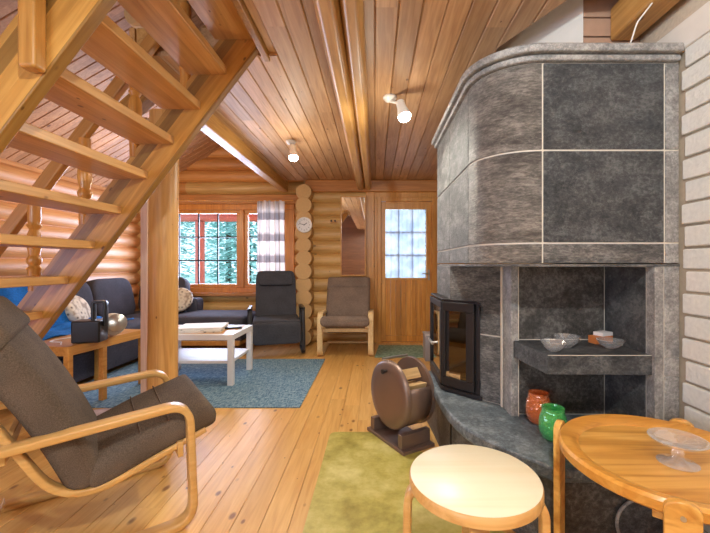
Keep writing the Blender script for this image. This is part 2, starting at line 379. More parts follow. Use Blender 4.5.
mp = m.n('ShaderNodeMapping', {'Vector': co, 'Scale': (1, 6, 1)})
a = m.n('ShaderNodeTexNoise', {'Vector': mp.outputs[0], 'Scale': 26.0, 'Detail': 3.0}).outputs[0]
m.set('Base Color', m.ramp(a, [(.30, S(140,150,156)), (.40, S(232,232,226)), (.74, S(240,238,232)), (.78, S(170,190,200))])); m.set('Roughness', .7); M['paper'] = m.m
M['magazine'] = plain('red_white_print', S(214,190,186), .5, 0, .5, 14)

# ================================================================== STRUCTURE
XL, XR, YB, YW, YD, CZ = -3.38, 1.22, -2.3, 5.4, 5.13, 2.23
mb = MB()
x = -3.6
while x < 1.4:
    xx = math.floor(x/.118)*.118
    mb.box(xx+.0008, xx+.1172, YB-.1, 5.6, -.03, 0); x += .118
mb.box(-3.7, 1.5, YB-.1, 5.6, -.08, -.006)
struct(mb.build('floor', M['floor'], bevel=.0012, seg=1))

# loft floor boards: the ceiling over the right of the room
def ceil_boards():
    mb = MB(); wd = .107
    k = math.floor(-1.27/wd)
    while k*wd < 1.3:
        x0 = k*wd+.0008; x1 = (k+1)*wd-.0008; xm = (x0+x1)/2
        y0 = YB if x0 > -.60 else 2.06
        ye = lambda x: YD if x < .60 else 1.93-(x-.676)*1.95
        def board(fa, fb):
            vs = []
            for f_ in (fa, fb):
                for (xx, zz) in ((x0, 0), (x0+.005, -.007), (x1-.005, -.007), (x1, 0), (x1, .02), (x0, .02)): vs.append((xx, f_(xx), CZ+zz))
            mb.add(vs, [[0,1,2,3,4,5], [11,10,9,8,7,6]]+[[i, (i+1) % 6, 6+(i+1) % 6, 6+i] for i in range(6)])
        if xm < .60: board(lambda x: y0, lambda x: YD)
        else: board(lambda x: y0, ye); board(lambda x: 2.75, lambda x: YD)
        k += 1
    return mb
cb = ceil_boards()
cb.box(-1.25, -.6, 2.08, YD, CZ+.012, CZ+.16); cb.prism([(-.58, YB), (1.25, YB), (1.25, .83), (.66, 1.95), (.66, YD), (-.58, YD)], CZ+.012, CZ+.16)
struct(cb.build('ceiling', M['ceil']))

# sloping roof boarding over the left of the room and loft
sl = .58
def roofz(x): return 2.09+sl*(x-XL)
mb = MB(); y = YB
ang = math.atan(sl)
while y < 5.7:
    y0, y1 = y+.002, y+.105
    vs = []
    for xx in (XL-.2, 1.6):
        z = roofz(xx)
        for (dy, dz) in ((y0, 0), (y0+.006, -.009), (y1-.006, -.009), (y1, 0), (y1, .03), (y0, .03)): vs.append((xx, dy, z+dz))
    mb.add(vs, [[0,1,2,3,4,5], [11,10,9,8,7,6]]+[[i, (i+1) % 6, 6+(i+1) % 6, 6+i] for i in range(6)])
    y += .107
struct(mb.build('roof', M['roof']))
mb = MB(); mb.add([(XL-.3, YB, roofz(XL-.3)+.035), (1.7, YB, roofz(1.7)+.035), (1.7, 5.8, roofz(1.7)+.035), (XL-.3, 5.8, roofz(XL-.3)+.035)], [(0, 1, 2, 3)])
struct(mb.build('roof', M['beam_x'], solid=.02))

def logs_x(mb, x0, x1, yc, z0, z1, hole=None, off=0):
    z = z0+off
    while z < z1:
        segs = [(x0, x1)]
        if hole and hole[2]-.05 < z+LOGW/2 < hole[3]+.05: segs = [(x0, hole[0]), (hole[1], x1)]
        for a_, b_ in segs:
            if b_-a_ > .03: mb.cyl((a_, yc, z+LOGW/2), (b_, yc, z+LOGW/2), .099, n=20, jit=.003, seg=max(1, int((b_-a_)/.5)))
        z += LOGW
# window wall (lower part) with its opening
WX0, WX1, WZ0, WZ1 = -3.22, -1.22, .70, 1.91
mb = MB(); logs_x(mb, XL-.1, -.9, YW+.1, 0, 2.2, (WX0, WX1, WZ0, WZ1))
struct(mb.build('wall_window', M['log'], smooth=True, ang=50))
# gable logs above
mb = MB(); z = 2.1
while z < 4.9:
    xa = XL+(z+.10-2.09)/sl
    if xa < 1.5: mb.cyl((max(XL, xa-.15), YW+.1, z+LOGW/2), (1.6, YW+.1, z+LOGW/2), .099, n=20, jit=.003, seg=6)
    z += LOGW
struct(mb.build('wall_gable', M['gable_log'], smooth=True, ang=50))
# door wall
DX0, DX1 = .0, .86
mb = MB()
logs_x(mb, -.95, -.1, YD+.1, 0, 2.12)
logs_x(mb, -.1, 1.4, YD+.1, 2.02, 2.2)
mb.box(-1.0, -.05, YD+.12, YD+.2, 0, 2.3)
struct(mb.build('wall_door', M['log'], smooth=True, ang=50))
mb = MB(); mb.box(-.95, 1.3, YD-.04, YD+.1, 2.06, CZ)
struct(mb.build('trim_1', M['beam_x'], bevel=.02))
mb = MB(); mb.box(.86, 1.4, YD, YD+.1, 0, 2.1); struct(mb.build('wall_entry', M['casing']))
# stacked log ends at the corner
mb = MB(); z = .0; k = 0
while z < 2.1:
    q_ = 4.93+random.uniform(-.008, .008); mb.cyl((-.94+random.uniform(-.006, .006), q_, z+LOGW/2+.02), (-.94, 5.6, z+LOGW/2+.02), .108+random.uniform(-.006, .004), n=28)
    z += LOGW
struct(mb.build('wall_corner', M['log_end'], bevel=.008))
# left wall
mb = MB(); z = -LOGW/2
while z < 2.0:
    mb.cyl((XL-.1, YB, z+LOGW/2), (XL-.1, 5.5, z+LOGW/2), .099, n=20, jit=.003, seg=14); z += LOGW
mb.box(XL-.15, XL-.05, YB, 5.5, 0, 2.2)
struct(mb.build('wall_left', M['log_y'], smooth=True, ang=50))
# unseen rear wall; its opening is made up to go with the rear fill light
mb = MB()
for x0, x1, z0, z1 in ((XL-.2, -2.9, 0, 4.8), (-1.25, 1.6, 0, 4.8), (-2.9, -1.25, 0, .7), (-2.9, -1.25, 2.0, 4.8)): mb.box(x0, x1, YB-.12, YB, z0, z1)
struct(mb.build('wall_rear', M['rear']))
# right wall: painted bricks
mb = MB(); crs = .088; z = 0; r = 0
while z < 1.9:
    y = -.9+(r % 2)*.14
    while y < 1.46:
        mb.box(XR-.002+random.uniform(-.004, .003), XR+.06, y+.004, min(y+.276, 1.49), z+.005, z+crs-.005); y += .28
    z += crs; r += 1
struct(mb.build('wall_right', M['brick'], bevel=.006))
mb = MB(); mb.box(XR+.010, XR+.12, YB, 5.3, 0, 2.0); mb.box(XR+.014, XR+.12, YB, 5.3, 1.9, 4.9)
struct(mb.build('wall_right', M['mortar']))
mb = MB(); mb.box(XR+.0, XR+.1, YB, 2.6, 2.035, 2.6); struct(mb.build('wall_right', M['plaster']))
mb = MB(); mb.box(XR-.012, XR+.1, YB, 2.6, 1.925, 2.035); struct(mb.build('trim_2', M['whitepl'], bevel=.006))
# chimney above the fireplace
mb = MB(); mb.prism([(.70, 2.24), (.955, 1.72), (.955, 2.6), (.70, 2.6)], 1.95, 4.6); struct(mb.build('wall_chimney', M['whitepl']))
mb = MB(); z = 1.95
while z < 3.2: mb.box(.957, 1.3, 1.725, 2.6, z+.003, z+.085); z += .088
struct(mb.build('wall_chimney', M['redbrick'], bevel=.003))
mb = MB(); mb.box(1.075, 1.19, .2, 1.72, 2.10, 2.25); struct(mb.build('trim_3', M['beam'], bevel=.012))

# ------------------------------------------------------------------ beams, posts
mb = MB()
for x0, x1 in ((-.245, -.145), (-.141, -.05)):
    n = 10; poly = []
    mb.prism([(x0, CZ-.0), (x0, CZ-.11), (x0+.02, CZ-.145), (x1-.02, CZ-.15), (x1, CZ-.12), (x1, CZ)], -1.6, YD-.02,
             Matrix(((1, 0, 0, 0), (0, 0, 1, 0), (0, 1, 0, 0), (0, 0, 0, 1))))
tag(mb.build('ceiling_beam', M['beam'], bevel=.012), 'long split round pine beam running down the middle of the boarded ceiling', 'beam')
mb = MB(); mb.box(-1.315, -1.235, 2.06, YD+.2, 2.10, CZ+.15)
lb = empty('edge_beam', 'pine edge beam of the loft floor running from the stair to the window wall', 'beam')
mb.build('beam', M['beam'], lb, bevel=.01)
mb = MB(); mb.box(-1.352, -1.320, 2.06, YD+.2, 2.115, CZ+.15)
lab(mb.build('edge_strip', M['tread'], lb, bevel=.004), 'pale strip along the outer side of the beam')
mb = MB(); mb.cyl((-1.53, 2.70, 0), (-1.515, 2.70, 2.16), .099, .095, n=32, jit=.0015, seg=8)
tag(mb.build('round_post', M['post'], smooth=True, ang=50), 'thick round peeled pine log post standing beside the open stair', 'post')
mb = MB(); mb.box(-1.79, -1.738, 2.86, 2.912, 0, 2.2)
tag(mb.build('square_post', wood('pale_post_pine', S(216,186,164), S(186,146,122), S(230,204,186), 'Z', rough=.5), bevel=.004), 'slim square wooden post just left of the thick round log post', 'post')
mb = MB(); mb.cyl((-1.62, 2.55, 2.79), (-1.62, 5.5, 2.79), .09, n=28)
tag(mb.build('roof_purlin', M['log_end'], bevel=.006), 'round log purlin with its sawn end showing behind the stair treads', 'log')
mb = MB(); mb.box(-.06, .06, -.05, .05, -.55, .55, Matrix.Translation((-1.42, 2.75, 2.55)) @ Matrix.Rotation(math.radians(48), 4, 'Y'))
tag(mb.build('roof_brace', M['stair'], bevel=.006), 'diagonal pine brace under the round log end', 'brace')

# ------------------------------------------------------------------ windows
YG = YW+.03
wn = bpy.data.objects.new('window_1', None); link(wn); wn['kind'] = 'structure'
def px(u, Y): return (u-375)/375*Y
mb = MB()
X0, X1 = WX0, WX1
mb.box(X0-.06, X1+.06, YW-.02, YW+.2, WZ1-.05, WZ1+.03); mb.box(X0-.06, X1+.06, YW-.02, YW+.2, WZ0-.03, WZ0+.04)
mb.box(X0-.06, X0+.05, YW-.02, YW+.2, WZ0+.04, WZ1-.05); mb.box(X1-.05, X1+.06, YW-.02, YW+.2, WZ0+.04, WZ1-.05)
xm = px(242, YW); mb.box(xm-.03, xm+.03, YW-.025, YW+.2, WZ0+.04, WZ1-.05)
mb.build('window_frame', M['frame'], wn, bevel=.006)
for a_, b_, nc in ((X0+.05, xm-.03, 4), (xm+.03, X1-.05, 2)):
    s = MB(); zz0, zz1 = WZ0+.04, WZ1-.05; t = .052
    s.box(a_, b_, YG-.02, YG+.03, zz0, zz0+t); s.box(a_, b_, YG-.02, YG+.03, zz1-t, zz1)
    s.box(a_, a_+t, YG-.02, YG+.03, zz0+t, zz1-t); s.box(b_-t, b_, YG-.02, YG+.03, zz0+t, zz1-t)
    sh = s.build('window_sash', M['frame'], wn, bevel=.005)
    s = MB()
    for i in range(1, nc): xx = a_+t+(b_-a_-2*t)*i/nc; s.box(xx-.009, xx+.009, YG+.002, YG+.024, zz0+t, zz1-t)
    for i in range(1, 3): zz = zz0+t+(zz1-zz0-2*t)*i/3; s.box(a_+t, b_-t, YG+.003, YG+.023, zz-.009, zz+.009)
    s.build('glazing_bar', M['iron'], wn)
    s = MB(); s.box(a_+t-.005, b_-t+.005, YG+.010, YG+.014, zz0+t-.005, zz1-t+.005); s.build('window_pane', M['pane'], wn)
mb = MB(); mb.box(X0-.12, X1+.12, YW-.10, YW+.05, WZ0-.075, WZ0-.03); mb.build('window_sill', M['beam_x'], wn, bevel=.006)
mb = MB(); mb.box(X0-.12, X1+.40, YW-.06, YW+.05, WZ1+.03, WZ1+.16); struct(mb.build('trim_4', M['beam_x'], bevel=.01))

# door
dn = bpy.data.objects.new('door_1', None); link(dn); dn['kind'] = 'structure'
dz = 2.02
mb = MB()
for x0, x1, z0, z1 in ((.03, .085, 0, 1.99), (.775, .83, 0, 1.99), (.085, .775, 1.935, 1.99)): mb.box(x0, x1, YD-.03, YD+.12, z0, z1)
mb.build('door_frame', M['casing'], dn, bevel=.005)
gx0, gx1, gz0, gz1 = .145, .70, .89, 1.83
mb = MB(); y0, y1 = YD+.0, YD+.05
mb.box(.085, .775, y0-.03, y1+.1, 0, .018)
for x0, x1, z0, z1 in ((.085, gx0, .02, 1.93), (gx1, .775, .02, 1.93), (gx0, gx1, gz1, 1.937), (gx0, gx1, gz0-.03, gz0)): mb.box(x0, x1, y0, y1, z0, z1)
mb.build('door_leaf', M['casing'], dn, bevel=.004)
mb = MB(); xx = gx0
while xx < gx1-.01:
    x1 = min(xx+.0694, gx1); mb.box(xx+.0008, x1-.0008, y0+.012, y1-.005, .10, gz0-.03); xx += .0694
mb.box(gx0, gx1, y0+.002, y1, .02, .10); mb.build('door_panel', M['door'], dn, bevel=.004)
mb = MB(); mb.box(gx0-.002, gx1+.002, y0+.03, y0+.034, gz0, gz1); mb.build('window_pane', M['pane'], dn)
mb = MB()
for i in (1, 2): zz = gz0+(gz1-gz0)*i/3; mb.box(gx0, gx1, y0+.06, y0+.08, zz-.01, zz+.01)
for i in (1, 2): xx = gx0+(gx1-gx0)*i/3; mb.box(xx-.01, xx+.01, y0+.06, y0+.08, gz0, gz1)
mb.build('glazing_bar', M['white'], dn)
mb = MB(); mb.grid(lambda u, v: (gx0+.005+u*(gx1-gx0-.01), y0+.045+.006*math.sin(u*46), gz0+.003+v*(gz1-gz0-.006)), 90, 2)
lab(mb.build('sheer_curtain', M['sheer'], dn, smooth=True), 'sheer white curtain behind the door glass')
mb = MB(); mb.box(.722, .748, YD-.008, YD+.0, .86, 1.0); mb.cyl((.735, YD-.008, .95), (.735, YD-.05, .95), .009, n=12); mb.cyl((.735, YD-.045, .95), (.64, YD-.045, .95), .009, n=12)
mb.build('door_handle', M['steel'], dn, smooth=True)
# casings left of door and over it
mb = MB(); mb.box(-.125, -.01, YD-.03, YD+.1, 0, 2.06); mb.box(-.01, .03, YD-.01, YD+.1, 0, 2.06); mb.box(-.01, .86, YD-.02, YD+.1, 1.99, 2.06); mb.box(.83, .9, YD-.02, YD+.1, 0, 1.99)
struct(mb.build('trim_5', M['casing'], bevel=.006))

# exterior: ground, porch, trees
mb = MB(); mb.box(-30, 25, 5.65, 60, -.6, -.5); struct(mb.build('ground', M['ground']))
mb = MB(); mb.box(-5, 2.5, 5.7, 7.3, -.12, -.04)
struct(mb.build('porch_floor', M['beam_x']))
def porchpost(X, lbl):
    mb = MB(); mb.cyl((X, 7.1, -.04), (X, 7.1, 1.88), .085, n=18)
    tag(mb.build('porch_post', M['redwood'], smooth=True, ang=50), lbl, 'post')
porchpost(px(200, 7.1), 'red porch post seen through the window, right of the round log post')
mb = MB(); mb.cyl((-5, 7.1, 1.98), (-.35, 7.1, 1.98), .1, n=18); tag(mb.build('porch_beam', M['redwood'], smooth=True, ang=50), 'red log beam carried by the porch posts outside the window', 'beam')
pr = empty('porch_roof', 'reddish boarded porch roof seen in the top panes of the window', 'roof')
mb = MB(); mb.box(-5, -.35, 5.6, 7.9, 2.30, 2.34); mb.build('roof_board', M['redwood'], pr)
for k in range(6):
    mb = MB(); mb.box(-4.6+k*.8, -4.5+k*.8, 5.6, 7.8, 2.12, 2.30); mb.build('rafter', M['redwood'], pr, bevel=.005)
def tree(x, y, h, r, lbl):
    t = empty('spruce_tree', lbl, 'tree', (x, y, -.5), random.uniform(0, 6), 'trees outside the window')
    mb = MB(); mb.cyl((0, 0, 0), (0, 0, h*.9), .13, .03, n=10); mb.build('trunk', M['bark'], t, smooth=True)
    mb = MB()
    for i in range(5200):
        q = random.random()**.8; z = .5+q*(h-.5); rr = r*(1-q)**.8*random.uniform(.25, 1)+.05; a = random.uniform(0, 2*PI)
        c = Vector((rr*math.cos(a), rr*math.sin(a), z)); s_ = random.uniform(.07, .17)
        d = Vector((math.cos(a), math.sin(a), random.uniform(-.5, .2))).normalized()*s_; e = Vector((-math.sin(a), math.cos(a), random.uniform(-.3, .3)))*s_*.45
        mb.add([c-d, c+e, c+d, c-e], [(0, 1, 2, 3)])
    mb.build('foliage', M['leaf'], t)
for x_, y_, h_, r_, l_ in ((-6.9, 12, 6, 1.55, 'spruce behind the left panes of the window'), (-8.1, 17.5, 9, 2.0, 'tall spruce behind the middle panes of the window'),
                        (-3.9, 11.5, 5.5, 1.6, 'spruce behind the pane next to the window mullion'), (-4.4, 19.5, 9, 1.7, 'tall spruce furthest back beyond the mullion'),
                        (-2.2, 15.3, 8, 1.8, 'spruce seen in the narrow sash beside the curtain'),
                        (-5.7, 14.6, 8, 1.3, 'spruce between the nearer trees left of the mullion'), (-3.9, 15.2, 8, 1.2, 'slender spruce behind the tree at the mullion'), (-15.5, 27, 12, 2.2, 'large spruce at the back of the left panes'),
                        (1.6, 12, 5.5, 1.4, 'spruce dimly seen through the right of the door glass'), (-12.2, 17.5, 9, 1.7, 'tall spruce furthest left outside the window')):
    tree(x_, y_, h_, r_, l_)

# ================================================================== STAIR
SY1, SY2 = 1.235, 2.0
st = empty('open_stair', 'steep open pine stair without risers climbing right to the loft', 'stairs', (-2.2, 1.6, 0))
MS = Matrix.Translation((2.2, -1.6, 0))
XZ = lambda y0, y1: None
def stringer(y0, y1):
    lo = lambda x: 3.062+1.32*x
    hi = lambda x: 3.38+1.32*x
    x0 = -3.062/1.32; x1 = -3.38/1.32
    pts = [(x0, 0), ((CZ+.05-3.062)/1.32, CZ+.05), ((CZ+.15-3.062)/1.32-.02, CZ+.15), ((CZ+.15-3.38)/1.32, CZ+.15), (x1, 0)]
    mb = MB(); mb.prism(pts, y0, y1, MS @ Matrix(((1, 0, 0, 0), (0, 0, 1, 0), (0, 1, 0, 0), (0, 0, 0, 1)))); return mb
stringer(SY2, SY2+.045).build('stringer', M['stair'], st, bevel=.005)
stringer(SY1-.045, SY1).build('stringer', M['stair'], st, bevel=.005)
for k in range(-1, 12):
    xr = -.79-.1405*k; zb = 2.09-.186*k
    if zb < .05: break
    mb = MB(); mb.box(xr-.205, xr, SY1-.002, SY2+.002, zb, zb+.042, MS)
    mb.build('tread', M['tread'], st, bevel=.005)
# far handrail with turned balusters
def handrail(y, zoff, x0, x1):
    f = lambda x: 3.863+zoff+1.32*x
    mb = MB(); mb.prism([(x0, f(x0)-.055), (x1, f(x1)-.055), (x1, f(x1)+.055), (x0, f(x0)+.055)], y, y+.045, MS @ Matrix(((1, 0, 0, 0), (0, 0, 1, 0), (0, 1, 0, 0), (0, 0, 0, 1))))
    return mb
handrail(SY2, 0, -2.3, -.75).build('handrail', M['rail'], st, bevel=.008)
prof0 = [(.020, 0), (.022, .10), (.026, .12), (.017, .135), (.024, .15), (.026, .17), (.018, .19), (.026, .25), (.024, .30), (.016, .33), (.025, .35), (.02, .365), (.022, .38), (.022, .46)]
for i in range(5):
    xb = px(34+50.5*i, 2.02)
    z0 = 3.38+1.32*xb-.02; mb = MB()
    mb.lathe([(r_*1.3, z_) for r_, z_ in prof0], MS @ Matrix.Translation((xb, SY2+.022, z0)), 18)
    mb.build('baluster', M['turned'], st, smooth=True)
mb = MB(); mb.box(-1.09, -1.035, SY1-.098, SY1-.047, 1.68, 3.0, MS); mb.build('newel_post', M['newel'], st, bevel=.012)
mb = MB(); mb.box(-.62, -.585, SY1-.06, SY2+.1, CZ-.02, CZ+.15); struct(mb.build('trim_6', M['stair'], bevel=.006))

# ================================================================== FIREPLACE
fp = empty('soapstone_fireplace', 'grey soapstone corner fireplace with rounded tiled hood, niche and bench', 'fireplace', (.9, 2.0, 0))
MF = Matrix.Translation((-.9, -2.0, 0))
YF = 1.5; R = .24; AX, AY = .672, 1.74     # arc centre
def arc(off, n=14): return [(AX-(R+off)*math.sin(PI/2*i/n), AY-(R+off)*math.cos(PI/2*i/n)) for i in range(n+1)]
def outline(off, yend=2.61, xr=XR): return [(xr-.001, YF-off)]+arc(off)+[(AX-R-off, yend+ (off if off > 0 else 0)), (xr-.001, yend+(off if off > 0 else 0))]
FPp = lambda name, mb, mat, **k: mb.build(name, M[mat], fp, **k)
FPp('hood_core', MB().prism(outline(-.006), 1.084, 1.90, MF), 'grout')
g = .0038
def tile(name, inner_outer, z0, z1, mat):
    FPp(name, MB().prism(inner_outer, z0+g, z1-g, MF), mat, bevel=.002, seg=2)
def seg_front(x0, x1): return [(x0+g, YF), (x1-g, YF), (x1-g, YF+.03), (x0+g, YF+.03)]
def seg_arc():
    a_ = arc(0); b_ = arc(-.03)[::-1]; return [(AX-g, YF)]+a_[1:-1]+[(AX-R, AY-g)]+[(AX-R+.03, AY-g)]+b_[1:-1]+[(AX-g, YF+.03)]
def seg_left(y0, y1): return [(AX-R, y0+g), (AX-R, y1-g), (AX-R+.03, y1-g), (AX-R+.03, y0+g)]
rows = [(1.08, 1.164, ['stone_trim', 'stone', 'stone_warm', 'stone', 'stone']), (1.164, 1.536, ['stone_trim', 'stone_dark', 'stone_warm', 'stone', 'stone']), (1.536, 1.887, ['stone_trim', 'stone_dark', 'stone_warm', 'stone', 'stone'])]
for z0, z1, mt in rows:
    for s_, mm in zip((seg_front(1.16, XR), seg_front(AX, 1.16), seg_arc(), seg_left(AY, 2.17), seg_left(2.17, 2.61)), mt): tile('stone_tile', s_, z0, z1, mm)
FPp('hood_soffit', MB().prism(outline(-.0), 1.070, 1.0795, MF), 'stone')
# cornice of two mouldings
for z0, z1, off in ((1.887, 1.912, .018), (1.915, 1.948, .036)):
    FPp('cornice', MB().prism(outline(off, xr=XR-.004), z0, z1, MF), 'stone_trim', bevel=.009, seg=3)
# body under the hood
body = [(XR-.001, 1.834), (.69, 1.834), (.676, 1.934), (.437, 2.164), (.437, 2.608), (XR-.001, 2.608)]
FPp('fire_body', MB().prism(body, .30, 1.07, MF), 'grout')
for z0, z1 in ((.345, .70), (.70, 1.07)):
    tile('niche_tile', [(.693, 1.83), (1.118, 1.83), (1.118, 1.858), (.693, 1.858)], z0, z1, 'stone_niche')
    tile('niche_tile', [(1.12, 1.556), (1.12, 1.83), (1.15, 1.83), (1.15, 1.556)], z0, z1, 'stone_dark')
    A_, B_ = Vector((.672, 1.93)), Vector((.432, 2.16)); nn = Vector((.69, .72))*.03
    tile('panel_tile', [tuple(A_), tuple(B_), tuple(B_+nn), tuple(A_+nn)], z0, z1, 'stone')
    tile('panel_tile', [(.432, 2.165), (.432, 2.61), (.455, 2.61), (.455, 2.165)], z0, z1, 'stone')
FPp('side_core', MB().box(1.124, XR-.001, 1.504, 1.86, .34, 1.07, MF), 'grout')
FPp('grout_line', MB().box(.6905, .6945, 1.809, 1.84, .345, 1.07, MF), 'grout'); FPp('grout_line', MB().box(.650, .656, 1.925, 1.945, .345, 1.07, MF), 'grout')
FPp('pilaster', MB().box(.655, .69, 1.805, 1.93, .345, 1.07, MF), 'stone_trim', bevel=.004)
FPp('column', MB().box(1.120, 1.156, 1.5, 1.55, .345, 1.07, MF), 'stone_trim', bevel=.003)
for z0, z1 in ((.345, .63), (.632, .705), (.707, 1.07)):
    FPp('column', MB().box(1.160, XR-.002, 1.4995, 1.86, z0, z1, MF), 'stone_trim', bevel=.003)
FPp('shelf', MB().prism([(.66, 1.83), (.668, 1.80), (.70, 1.522), (1.158, 1.515), (1.158, 1.55), (1.12, 1.56), (1.12, 1.83)], .63, .71, MF), 'stone_dark', bevel=.004)
FPp('grout_line', MB().box(.70, 1.156, 1.5165, 1.5195, .709, .7112, MF), 'grout')
FPp('grout_line', MB().box(.696, 1.118, 1.826, 1.8295, .7105, .7135, MF), 'grout')
# bench
def cr(pts, n=6):
    out = []
    for i in range(len(pts)-1):
        p0 = Vector(pts[max(i-1, 0)]); p1 = Vector(pts[i]); p2 = Vector(pts[i+1]); p3 = Vector(pts[min(i+2, len(pts)-1)])
        for k in range(n):
            t = k/n; q = .5*((2*p1)+(p2-p0)*t+(2*p0-5*p1+4*p2-p3)*t*t+(3*p1-p0-3*p2+p3)*t**3); out.append((q.x, q.y))
    out.append(pts[-1]); return out
edge = cr([(.325, 2.60), (.345, 2.30), (.362, 1.90), (.415, 1.66), (.53, 1.48), (.65, 1.345)])
edge_in = cr([(.355, 2.58), (.375, 2.30), (.395, 1.92), (.445, 1.70), (.555, 1.52), (.67, 1.40)])
FPp('bench', MB().prism(edge+[(XR-.02, 1.345), (XR-.02, 1.9), (.7, 1.95), (.46, 2.6)], 
    .290, .345, MF), 'stone_bench', bevel=.012, seg=3)
FPp('bench_base', MB().prism(edge_in+[(XR-.002, 1.40), (XR-.002, 2.6)], 0, .290, MF), 'stone_niche', bevel=.004)
FPp('base_groove', MB().box(.388, .40, 1.93, 1.95, 0, .272, MF), 'black')
hh = lab(FPp('cleanout_hatch', MB().lathe([(.0, 0), (.085, 0), (.085, .012), (.0, .014)], MF @ Matrix.Translation((.985, 1.398, .12)) @ Matrix.Rotation(PI/2, 4, 'X'), 40), 'stone_dark', smooth=True), 'round dark hatch low on the base')
mb = MB(); pts = [(.985+.09*math.cos(a*2*PI/40), 1.388, .12+.09*math.sin(a*2*PI/40)) for a in range(41)]
mb.sweep(pts, circ(.006, 8), up=(0, 1, 0), M=MF); mb.build('hatch_ring', M['stone_trim'], hh, smooth=True)

# glazed fire door: bay of two facets
fd_parts = [(.555, 2.045), (.405, 2.20), (.398, 2.56)]
z0, z1 = .382, .862
fplate = FPp('door_surround', MB().prism([(.568, 2.022), (.40, 2.185), (.432, 2.2), (.575, 2.06)], .365, .872, MF), 'iron', bevel=.004)
FPp('door_surround', MB().prism([(.575, 2.0), (.555, 2.015), (.400, 2.165), (.385, 2.20), (.383, 2.60), (.45, 2.60), (.45, 2.2)], .3465, .372, MF), 'iron', bevel=.004)
FPp('door_hood', MB().prism([(.557, 2.03), (.392, 2.19), (.386, 2.60), (.44, 2.60), (.45, 2.22)], .866, .88, MF), 'iron', bevel=.006)
fr = MB()
def facet_frame(mb, a_, b_, t, d=.022, only=None):
    a_ = Vector(a_+(0,)); b_ = Vector(b_+(0,)); u = (b_-a_); L = u.length; u.normalize(); n = Vector((u.y, -u.x, 0))
    if n.x > 0: n = -n
    Mx = MF @ Matrix(((u.x, n.x, 0, a_.x), (u.y, n.y, 0, a_.y), (0, 0, 1, 0), (0, 0, 0, 1)))
    if only == 'glass': mb.box(t*.8, L-t*.8, d*.3, d*.45, z0+t*.8, z1-t*.8, Mx); return
    mb.box(0, L, 0, d, z0, z0+t, Mx); mb.box(0, L, 0, d, z1-t, z1, Mx); mb.box(0, t, 0, d, z0+t, z1-t, Mx); mb.box(L-t*.4, L, 0, d, z0+t, z1-t, Mx)
facet_frame(fr, (.548, 2.040), (.405, 2.19), .05); facet_frame(fr, (.405, 2.19), (.398, 2.57), .04)
frame = fr.build('fire_door', M['iron'], fp, bevel=.004)
gm = MB(); facet_frame(gm, (.548, 2.040), (.405, 2.19), .05, only='glass'); facet_frame(gm, (.405, 2.19), (.398, 2.57), .04, only='glass')
gm.build('fire_glass', M['fireglass'], frame)
hm = MB(); hm.cyl((-.9+.385, 2.30-2, .60), (-.9+.345, 2.30-2, .60), .007, n=10); hm.cyl((-.9+.347, 2.26-2, .60), (-.9+.347, 2.40-2, .60), .008, n=10)
hm.build('handle', M['steel'], frame, smooth=True)
for zz in (.43, .83): hg = MB(); hg.cyl((.560-.9, 2.022-2, zz-.02), (.560-.9, 2.022-2, zz+.02), .009, n=10); hg.build('hinge', M['iron'], frame, smooth=True)
FPp('fire_back', MB().prism([(.55, 2.05), (.415, 2.195), (.408, 2.56), (.44, 2.56), (.45, 2.21)], .39, .40, MF), 'black')
fl = MB(); fl.cyl((.50-.9, 2.12-2, .445), (.425-.9, 2.21-2, .445), .035, n=9, jit=.004, seg=2); fl.cyl((.43-.9, 2.26-2, .45), (.43-.9, 2.50-2, .45), .02, n=9, jit=.003, seg=2)
lab(fl.build('firewood', M['firelog'], fp), 'split log behind the fire door glass')

# cable on the cornice
mb = MB(); mb.sweep(fillet([(1.02, 1.62, 1.955), (1.02, 1.50, 1.956), (1.02, 1.46, 2.02), (1.10, 1.47, 2.12), (1.13, 1.5, 2.22)], .03), circ(.003, 8), up=(1, 0, 0))
tag(mb.build('white_cable', M['whitemetal'], smooth=True), 'thin white cable rising from the top of the fireplace hood to the beam', 'cable')

# ================================================================== things
# ceiling spot lamps
def spot(x, y, ax_, ay_, lbl):
    t = empty('ceiling_spot', lbl, 'lamp', (x, y, CZ-.008), 0, 'white ceiling spots')
    MB().lathe([(.0, 0), (.045, 0), (.046, -.012), (.03, -.03), (.016, -.034), (0, -.036)][::-1], None, 28).build('ceiling_base', M['whitemetal'], t, smooth=True)
    mb = MB(); mb.cyl((0, 0, -.03), (ax_*.25, ay_*.25, -.075), .010, n=14); mb.build('arm', M['whitemetal'], t, smooth=True)
    d = Vector((ax_, ay_, -1)).normalized(); c = Vector((ax_*.25, ay_*.25, -.065)); Mt = Matrix.Translation(c) @ d.to_track_quat('Z', 'Y').to_matrix().to_4x4()
    mb = MB(); mb.lathe([(.0, 0), (.028, .002), (.030, .05), (.040, .085), (.044, .115), (.040, .115), (.036, .09), (0, .085)], Mt, 28); mb.build('lamp_housing', M['whitemetal'], t, smooth=True, ang=50)
    mb = MB(); mb.lathe([(0, .09), (.038, .10), (.041, .116), (.038, .134), (.022, .146), (0, .149)], Mt, 28); mb.build('bulb', M['bulb'], t, smooth=True)
spot(-.78, 3.48, .12, -.25, 'white adjustable ceiling spot nearer the window wall')
spot(.10, 2.56, .26, -.28, 'white adjustable ceiling spot nearer the fireplace')

